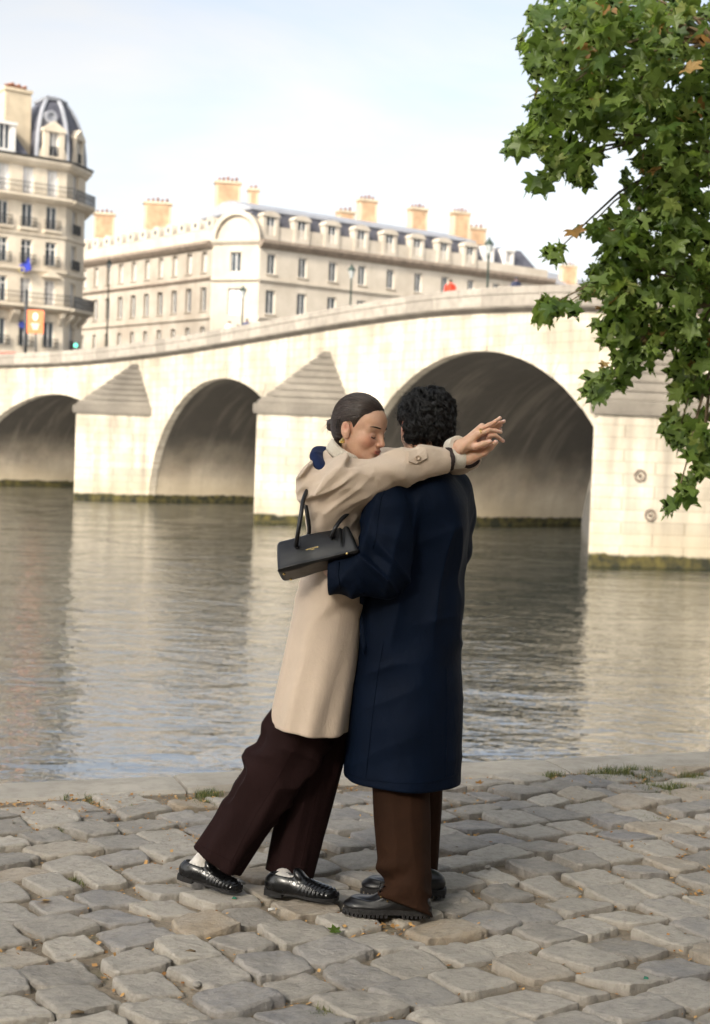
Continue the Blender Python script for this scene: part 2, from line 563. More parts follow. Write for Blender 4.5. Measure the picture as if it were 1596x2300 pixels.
# ================================================================== quay
QA = math.radians(20.1)
QO = np.array([-0.010, 6.911, 0.0])                 # a point on the water-side edge
QU = np.array([math.cos(QA), math.sin(QA), 0]); QV = np.array([math.sin(QA), -math.cos(QA), 0])
def qpos(u, v, z):
    p = QO + QU * u + QV * v
    return (p[0], p[1], z)
COPE = 0.335
def ground_mats():
    m = NT('joint_earth')
    n1 = m.rng(m.noise(3.0, 6, 0.6), 0.35, 0.65); n2 = m.rng(m.noise(45, 5, 0.7), 0.35, 0.7)
    col = m.mix(n1, (0.23, 0.185, 0.13), (0.37, 0.31, 0.235))
    col = m.mix(m.math('MULTIPLY', n2, 0.55), col, (0.10, 0.075, 0.05))
    col = m.mix(m.rng(m.noise(5.5, 5, 0.65), 0.56, 0.68, 0, 0.6), col, (0.095, 0.10, 0.038))
    m.color(col); m.rough(0.95); m.bump(m.noise(60, 6, 0.75), 0.9, 0.012)
    m = NT('cobble_stone')
    r = m.rand()
    base = m.mix(r, (0.205, 0.19, 0.172), (0.43, 0.392, 0.335))
    tint = m.mix(m.rng(m.math('FRACT', m.math('MULTIPLY', r, 7.31)), 0.88, 0.98), base, (0.35, 0.275, 0.19))
    tint = m.mix(m.rng(m.math('FRACT', m.math('MULTIPLY', r, 3.77)), 0.55, 0.9, 0, 0.85), tint, (0.21, 0.205, 0.21))
    n1 = m.rng(m.noise(9, 6, 0.62), 0.34, 0.68)
    col = m.mix(m.math('MULTIPLY', n1, 0.55), tint, (0.44, 0.40, 0.345))
    n2 = m.rng(m.noise(38, 6, 0.7), 0.46, 0.74)
    col = m.mix(m.math('MULTIPLY', n2, 0.5), col, (0.13, 0.115, 0.10))
    n3 = m.rng(m.noise(110, 4, 0.7), 0.52, 0.78)
    col = m.mix(m.math('MULTIPLY', n3, 0.4), col, (0.42, 0.39, 0.33))
    low = m.rng(m.z(), -0.02, 0.004, 1, 0)
    col = m.mix(m.math('MULTIPLY', low, 0.6), col, (0.20, 0.16, 0.11))       # flanks browner and darker towards the foot
    m.color(col); m.rough(m.rng(n1, 0, 1, 0.72, 0.9))
    m.b.inputs['Specular IOR Level'].default_value = 0.3
    m.bump(m.noise(22, 7, 0.66, m.co(scale=(1, 1.8, 1), rot=(0, 0, 0.5)), 0.6), 0.85, 0.014)
    m.bump(m.noise(130, 4, 0.7), 0.4, 0.003)
    m = NT('coping_stone')
    col = m.mix(m.rng(m.noise(1.6, 5), 0.35, 0.7), (0.33, 0.298, 0.252), (0.45, 0.41, 0.35))
    col = m.mix(m.rng(m.noise(9, 6, 0.7), 0.45, 0.75, 0, 0.55), col, (0.18, 0.158, 0.128))
    m.color(col); m.rough(0.9); m.bump(m.noise(50, 6, 0.7), 0.35, 0.004)
ground_mats()

def build_quay():
    mb = MB(qpos)
    mb.poly([(-80, COPE, -.028), (80, COPE, -.028), (80, 40, -.028), (-80, 40, -.028)])
    g = mb.build('quay_ground', MATS['joint_earth']); tag(g, kind='structure')
    # finer earth sheet with real relief where the picture looks
    n, k = 170, 190
    us = np.linspace(-4.2, 3.6, n); vs_ = np.linspace(COPE, 4.6, k)
    V, U = np.meshgrid(vs_, us, indexing='ij')
    P = QO[None] + U.reshape(-1, 1) * QU + V.reshape(-1, 1) * QV
    P[:, 2] = -0.0125 + 0.005 * fbm(P * np.array([3, 3, 1.0]), 2) + 0.003 * fbm(P * 16.0, 3)
    i = np.arange((n - 1) * (k - 1)); r, c = i // (n - 1), i % (n - 1); a = r * n + c
    o = add_obj('quay_earth', mesh_data('quay_earth', P, np.stack([a, a + 1, a + n + 1, a + n], -1), True), MATS['joint_earth'])
    tag(o, kind='structure')
    pav = o
    # quay wall down to the water
    mb = MB(qpos)
    mb.box(-80, 80, .02, .6, WATER - 1.5, -0.20)
    tag(mb.build('quay_wall', MATS['bridge_stone']), kind='structure')
    # coping stones
    joints = [-80, -30, -8.0, -4.2, -2.4]
    j1 = onz(415, 1770, 0); u1 = (j1 - QO) @ QU
    j2 = onz(1235, 1712, 0); u2 = (j2 - QO) @ QU
    joints += [u1, (u1 + u2) / 2 + .08, u2, u2 + 1.4, u2 + 3.2, u2 + 20, 80]
    kerb = empty('quay_edge', qpos(0, 0, 0)); tag(kerb, kind='structure')
    for a, b in zip(joints[:-1], joints[1:]):
        a += .005; b -= .005
        m = max(2, min(40, int((b - a) / .06)))
        rings = []
        dz = RNG.uniform(-.004, .006)
        for x in np.linspace(a, b, m + 1):
            q = 0.004 * vnoise(np.array([[x * 6, 0, 0], [x * 6, 7, 0], [x * 2.0, 3, 0]]))
            e = 0.006 if (x in (a, b)) else 0
            rings.append([(x, COPE - .008 + q[0], -.2), (x, COPE - .008 + q[0], -.010), (x, COPE - .03 + q[0], .008 + dz + q[2] - e), (x, .16, .012 + dz + q[2] - e), (x, .045 + q[1], .008 + dz - e), (x, .012 + q[1], -.012), (x, .008, -.2)])
        mb = MB(qpos); mb.loft(rings)
        mb.build('coping_stone', MATS['coping_stone'], kerb, smooth=False)
    # cobbles, one by one
    rr = random.Random(21)
    K = 15
    g1 = np.linspace(-1, 1, K)
    GA, GB = np.meshgrid(g1, g1, indexing='ij')
    sgn = lambda x: np.sign(x) * np.abs(x) ** 0.5
    ga, gb = sgn(GA).ravel(), sgn(GB).ravel()          # denser near the rim
    i = np.arange((K - 1) ** 2); r, c = i // (K - 1), i % (K - 1); q0 = r * K + c
    top_f = np.stack([q0, q0 + K, q0 + K + 1, q0 + 1], -1)
    rim = list(range(0, K)) + [k2 * K + K - 1 for k2 in range(1, K)] + [(K - 1) * K + k2 for k2 in range(K - 2, -1, -1)] + [k2 * K for k2 in range(K - 2, 0, -1)]
    nr = len(rim)
    count = 0
    prev_off = 0
    row = 0
    CO = onz(798, 2000, 0); A1, A2 = math.radians(33), math.radians(-48)
    CU = np.array([math.cos(A1), math.sin(A1), 0]); CV = np.array([math.cos(A2), math.sin(A2), 0])
    v = -3.4
    while v < 3.4:
        pitch = rr.uniform(0.178, 0.222)
        u = -4.2 + rr.uniform(0, .25)
        skew = rr.uniform(-.02, .02)
        while u < 3.8:
            ln = rr.choice([rr.uniform(.165, .20), rr.uniform(.18, .23), rr.uniform(.20, .25)])
            gap = rr.uniform(.016, .036)
            cx, cy = u + ln / 2, v + pitch / 2
            P0 = CO + CU * cx + CV * cy
            px, py = project(P0)
            if -230 < px < 1810 and py < 2360 and (P0 - QO) @ QV > COPE + .085:
                gv = rr.uniform(.014, .036)
                hw, hh = (ln - gap) / 2, (pitch - gv) / 2
                j = lambda s: rr.uniform(-s, s) * 1.15
                cor = [(-hw + j(.022), -hh + j(.018)), (hw + j(.022), -hh + j(.018)), (hw + j(.022) + skew, hh + j(.018)), (-hw + j(.022) + skew, hh + j(.018))]
                A = (ga + 1) / 2; B = (gb + 1) / 2
                x = (1 - A) * ((1 - B) * cor[0][0] + B * cor[3][0]) + A * ((1 - B) * cor[1][0] + B * cor[2][0])
                y = (1 - A) * ((1 - B) * cor[0][1] + B * cor[3][1]) + A * ((1 - B) * cor[1][1] + B * cor[2][1])
                # rounded corners and a ragged rim
                m = np.maximum(np.abs(ga), np.abs(gb))
                rad = np.sqrt(ga ** 2 + gb ** 2)
                shrink = 1 - 0.085 * np.clip(rad - 1.0, 0, 1) / 0.414
                seed = np.array([cx * 31.7, cy * 17.3, row * 3.1])
                pp = np.stack([x, y, 0 * x], -1)
                rag = 1 + m ** 2 * (0.085 * vnoise(pp * 22 + seed) + 0.05 * vnoise(pp * 60 + seed))
                x, y = x * shrink * rag, y * shrink * rag
                pp = np.stack([x, y, 0 * x], -1)
                edge = np.clip((m - 0.92) / 0.08, 0, 1)
                hgt = rr.uniform(.003, .020)
                tx, ty = rr.uniform(-.08, .08), rr.uniform(-.09, .09)
                lump = 0.0042 * vnoise(pp * 11 + seed) + 0.0035 * vnoise(pp * 28 + seed) + 0.0016 * vnoise(pp * 70 + seed)
                # split, layered faces
                lay = pp * np.array([16, 30, 1.0]) + seed
                lay = vnoise(lay) * 3
                lump = lump + 0.0042 * (np.abs(lay - np.round(lay)) ** 0.5)
                z = hgt + tx * x + ty * y + lump - (0.0035 + 0.006 * np.clip(vnoise(pp * 22 + seed + 5) + .2, 0, 1)) * edge ** 1.6 
                top = np.stack([x, y, z], -1)
                dupe = top[rim].copy()
                rv = top[rim].copy()
                rv[:, 2] = -0.05; rv[:, :2] *= 1.03
                mid = top[rim].copy(); mid[:, 2] -= 0.010; mid[:, :2] *= 1.02 + 0.03 * vnoise(mid * 50 + seed)[:, None]
                verts = np.concatenate([top, dupe, mid, rv])
                ring = []
                n0 = K * K
                for k2 in range(nr):
                    k3 = (k2 + 1) % nr
                    ring.append((n0 + k2, n0 + nr + k2, n0 + nr + k3, n0 + k3))
                    ring.append((n0 + nr + k2, n0 + 2 * nr + k2, n0 + 2 * nr + k3, n0 + nr + k3))
                # place in the world
                W = P0[None] + verts[:, :1] * CU + verts[:, 1:2] * CV
                W[:, 2] = verts[:, 2]
                f = np.concatenate([top_f[:, ::-1], np.array(ring)[:, ::-1]])
                me = mesh_data('cobble_stone', W, f, True)
                add_obj('cobble_stone', me, MATS['cobble_stone'], pav)
                count += 1
            u += ln
        v += pitch
        row += 1
    print('cobbles', count)
build_quay()

# ================================================================== far bank, streets, added shading house behind the camera
def build_far():
    mb = MB(bpos)
    mb.box(-400, -33, -300, 400, -6, 5.6)
    tag(mb.build('far_street', MATS['cap_stone']), kind='structure')
    # upper quay wall behind the camera
    w = empty('embankment_wall', qpos(0, 13, 0)); tag(w, 'tall stone embankment wall behind the quay', 'wall')
    mb = MB(qpos); mb.box(-70, 70, 13, 13.8, 0, 4.2); mb.build('wall_face', MATS['cap_stone'], w)
    mb = MB(qpos); mb.box(-70, 70, 12.9, 13.9, 4.2, 4.5); mb.build('wall_coping', MATS['coping_stone'], w)
    h = empty('added_shade_house', qpos(0, 20, 4)); tag(h, 'unseen house row added behind the camera to block sky light', 'building')  # unseen, added to cut the light coming from behind the camera
    mb = MB(qpos); mb.box(-60, 45, 20, 34, 4.05, 12.0); mb.build('wall', MATS['cap_stone'], h)
    mb = MB(qpos); mb.loft([[(-60.4, 19.6, 12.0), (45.4, 19.6, 12.0), (45.4, 34.4, 12.0), (-60.4, 34.4, 12.0)], [(-58, 22, 14.5), (43, 22, 14.5), (43, 32, 14.5), (-58, 32, 14.5)]]); mb.build('roof', MATS['cornice_stone'], h)
    st = MB(qpos); st.box(-90, 90, 13.9, 60, 0.0, 4.0); tag(st.build('upper_street', MATS['asphalt']), kind='structure')
build_far()
# ================================================================== buildings beyond the bridge
limestone('house_stone', (0.42, 0.37, 0.30), (0.53, 0.475, 0.395), 0.30, grime=(0.36, 0.31, 0.25))
limestone('house_stone_grey', (0.29, 0.25, 0.20), (0.40, 0.355, 0.295), 0.4, grime=(0.24, 0.20, 0.16))
limestone('house_stone_warm', (0.52, 0.45, 0.35), (0.64, 0.565, 0.45), 0.35, grime=(0.38, 0.32, 0.24))
plain('cornice_brown', (0.22, 0.175, 0.135), 0.9, var=0.25, scale=1.5)
plain('zinc_roof', (0.30, 0.31, 0.335), 0.5, 0.2, var=0.15, scale=0.8)
def slate():
    m = NT('slate_roof')
    br = m.n('ShaderNodeTexBrick'); br.inputs['Scale'].default_value = 1.0
    br.inputs['Brick Width'].default_value = 0.5; br.inputs['Row Height'].default_value = 0.28; br.inputs['Mortar Size'].default_value = 0.02
    m.l(m.co(), br.inputs['Vector'])
    col = m.mix(m.rng(m.noise(1.5, 5), 0.3, 0.7), (0.045, 0.047, 0.06), (0.095, 0.095, 0.115))
    m.color(col); m.rough(0.55); m.bump(m.noise(6, 4), 0.4, 0.05)
slate()
plain('chimney_ochre', (0.40, 0.26, 0.155), 0.9, var=0.28, scale=0.9)
plain('chimney_cream', (0.46, 0.385, 0.275), 0.9, var=0.15, scale=0.7)
plain('terracotta', (0.27, 0.12, 0.07), 0.8, var=0.3)
plain('window_white', (0.62, 0.60, 0.56), 0.5, var=0.08)
plain('blind_white', (0.72, 0.71, 0.70), 0.7, var=0.05)
plain('curtain', (0.42, 0.40, 0.38), 0.8, var=0.2, scale=2)
def glassm():
    m = NT('window_glass')
    m.color(m.mix(m.rng(m.noise(0.7, 3), 0.35, 0.65), (0.035, 0.045, 0.055), (0.09, 0.105, 0.12))); m.rough(0.08)
glassm()

def frame_uv(o, d):
    d = unit(d); n = np.array([d[1], -d[0], 0.0])     # outward
    def fr(u, v, z):
        p = np.asarray(o) + d * u + n * v
        return (p[0], p[1], z)
    return fr, d, n

def facade(parent, fr, u0, u1, z0, z1, holes, mat, depth=0.35, v=0.0, thick=None, name='wall'):
    """a wall sheet with real openings and reveals"""
    us = sorted(set([u0, u1] + [h[0] for h in holes] + [h[1] for h in holes]))
    zs = sorted(set([z0, z1] + [h[2] for h in holes] + [h[3] for h in holes]))
    mb = MB(fr)
    for a, b in zip(us[:-1], us[1:]):
        for c, e in zip(zs[:-1], zs[1:]):
            mu, mz = (a + b) / 2, (c + e) / 2
            if any(h[0] < mu < h[1] and h[2] < mz < h[3] for h in holes): continue
            mb.poly([(a, v, c), (b, v, c), (b, v, e), (a, v, e)])
    for a, b, c, e in holes:
        w = v - depth
        mb.poly([(a, v, c), (a, v, e), (a, w, e), (a, w, c)]); mb.poly([(b, v, c), (b, w, c), (b, w, e), (b, v, e)])
        mb.poly([(a, v, c), (a, w, c), (b, w, c), (b, v, c)]); mb.poly([(a, v, e), (b, v, e), (b, w, e), (a, w, e)])
    return mb.build(name, mat, parent)

def window(parent, fr, u0, u1, z0, z1, v, pane='window_glass', mull=1, bar=None, frame_mat='window_white', arch=False):
    """frame with stiles, a pane as sub-part"""
    mb = MB(fr); t = 0.09
    mb.box(u0, u0 + t, v, v + .06, z0, z1); mb.box(u1 - t, u1, v, v + .06, z0, z1)
    mb.box(u0 + t, u1 - t, v, v + .06, z1 - t, z1); mb.box(u0 + t, u1 - t, v, v + .06, z0, z0 + t)
    for k in range(mull):
        c = u0 + (u1 - u0) * (k + 1) / (mull + 1)
        mb.box(c - .05, c + .05, v - .01, v + .075, z0 + t, z1 - t)
    if bar is not None:
        zb = z0 + (z1 - z0) * bar
        mb.box(u0 + t, u1 - t, v - .012, v + .07, zb - .045, zb + .045)
    w = mb.build('window', MATS[frame_mat], parent)
    mb = MB(fr)
    mb.box(u0, u1, v - .06, v - .02, z0, z1)
    mb.build('pane', MATS[pane], w)
    return w

def trim(parent, fr, u0, u1, z0, z1, v0, v1, mat, name):
    mb = MB(fr)
    h = z1 - z0
    prof = [(v0, z0), (v0 + (v1 - v0) * .45, z0 + h * .1), (v1, z0 + h * .6), (v1, z1), (v0, z1 + h * .1)]
    mb.loft([[(u, a, b) for a, b in prof] for u in (u0, u1)])
    return mb.build(name, mat, parent)

def chimney(parent, p, w, d, z0, z1, ang, mats=('chimney_ochre', 'chimney_cream'), pots=4):
    p = np.asarray(p, float); a = np.array([math.cos(ang), math.sin(ang), 0]); b = np.array([-a[1], a[0], 0])
    fr = lambda x, y, z: tuple((p + a * x + b * y + np.array([0, 0, z - p[2]])))
    mb = MB(fr); mb.box(-w / 2, w / 2, -d / 2, d / 2, z0, z1)
    c = mb.build('chimney', MATS[mats[0]], parent)
    mb = MB(fr); q = .12
    for x in (-w / 2 + .14, w / 2 - .14):
        mb.box(x - .16, x + .16, -d / 2 - .025, d / 2 + .025, z0, z1 - .3)
    mb.box(-w / 2 - q, w / 2 + q, -d / 2 - q, d / 2 + q, z1 - .001, z1 + .28)
    mb.build('chimney_cap', MATS[mats[1]], c)
    mb = MB()
    for k in range(pots):
        x = (k + .5) / pots * w * .85 - w * .425
        h = .35 + .25 * ((k * 37 % 5) / 5)
        mb.lathe(fr(x, 0, z1 + .28), [(.16, 0), (.13, h * .7), (.17, h * .72), (.15, h)], 8)
    mb.build('chimney_pots', MATS['terracotta'], c, True)
    return c

def lin(x, y, pl_o, pl_n):
    d = ray(x, y); return CAM + d * (((pl_o - CAM) @ pl_n) / (d @ pl_n))

def middle_building():
    B = empty('barracks_building', at(530, 800, 150)); tag(B, 'long pale stone building with curved gable corner and dormered roof', 'building')
    HS, HG = MATS['house_stone'], MATS['house_stone_grey']
    PR = at(585, 541, 150.0); PR[2] = 0
    PL = at(478, 545, 152.0); PL[2] = 0
    fR, dR, nR = frame_uv(PR, ray(5120, 1156) * np.array([1, 1, 0]))
    dl = unit(ray(-1822, 928) * np.array([1, 1, 0]))
    fL_, _, nL = frame_uv(PL, -dl)                      # outward towards us
    fL = lambda u, v, z: fL_(-u, v, z)
    fC, dC, nC = frame_uv(PL, PR - PL)
    WC = np.linalg.norm(PR - PL)
    # right wing
    cols = [1.53 + 3.97 * k for k in range(11)]
    UR = 42.0
    holes = []
    for c in cols:
        if c > 41: continue
        holes += [(c - .56, c + .56, 19.4, 21.5), (c - .6, c + .6, 15.2, 17.7)]
    holes = [h for h in holes if not (h[2] < 16 and h[0] > 18)]
    facade(B, fR, 0, UR, 4, 22.5, holes, HS)
    for i, h in enumerate(holes): window(B, fR, *h, -.32, pane='window_glass')
    for h in holes:                                      # sills and plain surrounds
        trim(B, fR, h[0] - .15, h[1] + .15, h[2] - .22, h[2] - .02, .0, .16, HS, 'sill')
    trim(B, fR, -.1, UR + .3, 22.0, 22.85, -.02, .75, MATS['cornice_brown'], 'cornice')
    trim(B, fR, 0, UR, 18.42, 18.8, -.02, .28, HS, 'string_course')
    trim(B, fR, 0, UR, 14.5, 14.8, -.02, .25, HS, 'string_course')
    # attic storey: parapet wall, stone dormers, slate between
    facade(B, fR, 0, 30.6, 22.86, 24.5, [], HS, v=-.5, name='attic_wall')
    mb = MB(fR)
    mb.loft([[(-.2, -.75, 22.9), (30.6, -.75, 22.9), (30.6, -13, 22.9), (-.2, -13, 22.9)], [(-.2, -1.5, 26.1), (30.6, -1.5, 26.1), (30.6, -12, 26.1), (-.2, -12, 26.1)]])
    r = mb.build('slate_slope', MATS['slate_roof'], B)
    mb = MB(fR)
    mb.loft([[(-.4, -1.35, 26.12), (31, -1.35, 26.12), (31, -12.1, 26.12), (-.4, -12.1, 26.12)], [(-.4, -1.4, 26.35), (31, -1.4, 26.35), (31, -12, 26.35), (-.4, -12, 26.35)], [(0, -6, 27.6), (30, -6, 27.6), (30, -8, 27.6), (0, -8, 27.6)]])
    mb.build('zinc_top', MATS['zinc_roof'], B)
    for c in cols[:8]:
        if c > 30: continue
        d0, d1 = c - 1.0, c + 1.0
        mb = MB(fR)
        n = 8
        for a, b_, z0, z1 in ((d0, c - .55, 22.9, 25.35), (c + .55, d1, 22.9, 25.35), (c - .55, c + .55, 22.9, 23.5)):
            mb.box(a, b_, -1.7, -.35, z0, z1)
        top = [(d0, 25.36), (c - .5, 25.36), (c + .5, 25.36), (d1, 25.36)] + [(c + 1.12 * math.cos(t), 25.45 + .62 * math.sin(t)) for t in np.linspace(.0, math.pi, n)]
        arcp = [(c + 1.12 * math.cos(t), 25.42 + .60 * math.sin(t)) for t in np.linspace(0, math.pi, n)]
        mb.loft([[(x, -.22, z) for x, z in arcp], [(x, -2.4, z) for x, z in arcp]])
        dm = mb.build('dormer', HS, B)
        mb = MB(fR)
        mb.box(c - .55, c + .55, -.62, -.56, 23.5, 25.4); mb.build('pane', MATS['window_glass'], dm)
        mb = MB(fR)
        for x in (c - .55, c - .05, c + .45): mb.box(x, x + .1, -.565, -.49, 23.5, 25.4)
        mb.build('window_frame', MATS['window_white'], dm)
    # plain end pavilion with a hipped slate roof
    facade(B, fR, 30.6, UR, 22.86, 24.0, [], HS, v=-.45, name='attic_wall')
    mb = MB(fR)
    mb.loft([[(30.8, -.9, 23.9), (40.6, -.9, 23.9), (40.6, -11, 23.9), (30.8, -11, 23.9)], [(31.2, -2.0, 26.1), (38.8, -2.0, 26.1), (38.8, -10, 26.1), (31.2, -10, 26.1)]])
    mb.build('pavilion_roof', MATS['slate_roof'], B)
    for c in (32.6, 35.8):
        mb = MB(fR)
        for a, b_, z0, z1 in ((c - .75, c - .4, 23.95, 25.6), (c + .4, c + .75, 23.95, 25.6), (c - .4, c + .4, 23.95, 24.3), (c - .85, c + .85, 25.6, 25.85)):
            mb.box(a, b_, -2.2, -.7 + (.1 if z0 > 25 else 0), z0, z1)
        dm = mb.build('dormer', MATS['window_white'], B)
        mb = MB(fR); mb.box(c - .4, c + .4, -.95, -.9, 24.3, 25.6); mb.build('pane', MATS['curtain'], dm)
    # left wing along the side street
    colsL = [1.5 + 2.94 * k for k in range(12)]
    holes = []
    for c in colsL:
        if c > 33: continue
        holes += [(c - .52, c + .52, 19.6, 21.8), (c - .55, c + .55, 15.5, 18.0), (c - .45, c + .45, 11.6, 13.8)]
    hl = [(-b_, -a, c, e) for a, b_, c, e in holes]
    facade(B, fL_, -34, 0, 4, 22.5, hl, MATS['house_stone_grey'], 0.45)
    for i, h in enumerate(hl): window(B, fL_, *h, -.42, mull=0, pane='window_glass' if i % 3 else 'curtain')
    for h in hl: trim(B, fL_, h[0] - .12, h[1] + .12, h[2] - .2, h[2] - .02, 0, .14, HG, 'sill')
    trim(B, fL_, -34, .1, 22.0, 22.8, -.02, .7, MATS['cornice_brown'], 'cornice')
    trim(B, fL_, -34, 0, 18.65, 19.0, -.02, .3, MATS['cornice_brown'], 'string_course')
    trim(B, fL_, -34, 0, 14.45, 14.75, -.02, .25, HG, 'string_course')
    facade(B, fL_, -34, 0, 22.8, 24.2, [], HS, v=-.3, name='attic_wall')
    for k in range(12):                                   # round-headed stone dormers with an oculus
        c = -(1.1 + 2.75 * k)
        mb = MB(fL_); n = 10
        ring = [(c - .85, 24.2), (c + .85, 24.2)] + [(c + .85 * math.cos(t), 24.75 + .75 * math.sin(t)) for t in np.linspace(0, math.pi, n)]
        mb.loft([[(x, -.25, z) for x, z in ring], [(x, -2.2, z) for x, z in ring]])
        dm = mb.build('dormer', HS, B)
        mb = MB(fL_)
        mb.loft([[(c + .26 * math.cos(t), vv, 24.8 + .3 * math.sin(t)) for t in np.linspace(0, 2 * math.pi, 13)[:-1]] for vv in (-.3, -.24)])
        mb.build('oculus', MATS['window_glass'], dm)
    mb = MB(fL_)
    mb.loft([[(-34, -.6, 24.0), (.2, -.6, 24.0), (.2, -12, 24.0), (-34, -12, 24.0)], [(-34, -2.2, 25.5), (0, -2.2, 25.5), (0, -10, 25.5), (-34, -10, 25.5)]])
    mb.build('zinc_top', MATS['zinc_roof'], B)
    # rounded corner with its arched gable
    cc = WC / 2
    holes = [(cc - .62, cc + .62, 19.5, 21.6), (cc - .8, cc + .8, 15.0, 17.8)]
    facade(B, fC, 0, WC, 4, 22.6, holes, HS)
    window(B, fC, *holes[0], -.3); window(B, fC, *holes[1], -.3, pane='blind_white')
    trim(B, fC, -.1, WC + .1, 22.35, 22.9, -.02, .35, HS, 'cornice')
    trim(B, fC, 0, WC, 18.45, 18.8, -.02, .28, HS, 'string_course')
    mb = MB(fC); n = 24
    R0, R1 = 2.35, 2.85
    th = np.linspace(0, math.pi, n)
    arc = lambda r, z0: [(cc + r * math.cos(t), z0 + r * 1.08 * math.sin(t)) for t in th]
    ao, ai = arc(R1, 22.92), arc(R0, 22.92)
    for (o0, o1), (i0, i1) in zip(zip(ao[:-1], ao[1:]), zip(ai[:-1], ai[1:])):
        mb.hexa([(o0[0], .25, o0[1]), (o1[0], .25, o1[1]), (i1[0], .25, i1[1]), (i0[0], .25, i0[1])], [(o0[0], -1.5, o0[1]), (o1[0], -1.5, o1[1]), (i1[0], -1.5, i1[1]), (i0[0], -1.5, i0[1])])
    g = mb.build('gable_arch', HS, B)
    mb = MB(fC)
    ring = [(cc - R0, 22.92), (cc + R0, 22.92)] + ai[1:-1]
    mb.loft([[(x, -.15, z) for x, z in ring], [(x, -1.4, z) for x, z in ring]])
    mb.build('tympanum', HS, g)
    mb = MB(fC)                                            # carved relief, weathered lumps
    rr = random.Random(3)
    for k in range(26):
        t = rr.uniform(.2, 2.9); q = rr.uniform(.2, 1.6)
        x, z = cc + q * math.cos(t), 23.2 + q * math.sin(t) * .95; s = rr.uniform(.12, .3)
        mb.lathe(fC(x, -.15, z - s), [(.02, 0), (s, s * .6), (s * .9, s * 1.3), (.03, s * 2)], 7)
    for i in range(0): pass
    mb.build('carved_relief', MATS['house_stone_warm'], g, True, world=True)
    # chimneys along the ridges
    aR, aL = math.atan2(dR[1], dR[0]), math.atan2(dl[1], dl[0])
    def ch(x0, x1, ytop, ybase, Y, ang, mats=('chimney_ochre', 'chimney_cream'), d=1.2, pots=4):
        p = at((x0 + x1) / 2, ybase + 40, Y); w = (x1 - x0) / FPX * Y
        zt = at((x0 + x1) / 2, ytop, Y)[2]; zb = at((x0 + x1) / 2, ybase + 25, Y)[2]
        w2 = w / max(.55, abs(math.cos(ang)))
        chimney(B, p, w2 * 1.08, d, zb - 1, zt - .1, ang, mats, pots)
    ch(484, 535, 412, 470, 160, aR * .3, pots=5); ch(557, 578, 428, 462, 168, aR * .3, pots=2)
    ch(804, 840, 452, 500, 172, aR * .6); ch(918, 953, 471, 515, 180, aR * .6); ch(1013, 1048, 480, 530, 186, aR * .6)
    ch(1050, 1085, 515, 540, 196, aR * .6, pots=3); ch(758, 790, 478, 500, 178, aR * .6, pots=3)
    ch(325, 380, 458, 505, 172, .2, pots=5); ch(212, 254, 482, 530, 190, .2, pots=4)
    return B
middle_building()

def right_far():
    B = empty('far_house', at(1275, 800, 240)); tag(B, 'distant stone house with brick chimney showing beside the tree', 'building')
    p0, p1 = at(1190, 700, 235), at(1420, 700, 262); p0[2] = p1[2] = 0
    fr, d, n = frame_uv(p0, p1 - p0); W = np.linalg.norm(p1 - p0)
    zt = at(1270, 640, 242)[2]
    facade(B, fr, 0, W, 4, zt, [], MATS['house_stone'])
    mb = MB(fr); mb.loft([[(0, .3, zt), (W, .3, zt), (W, -12, zt), (0, -12, zt)], [(2, -4, zt + 2.6), (W - 2, -4, zt + 2.6), (W - 2, -8, zt + 2.6), (2, -8, zt + 2.6)]])
    mb.build('roof', MATS['zinc_roof'], B)
    zc = at(1275, 600, 246)[2]
    chimney(B, at(1275, 650, 246), 2.9, 1.2, zt - 1, zc, .3, pots=4)
right_far()

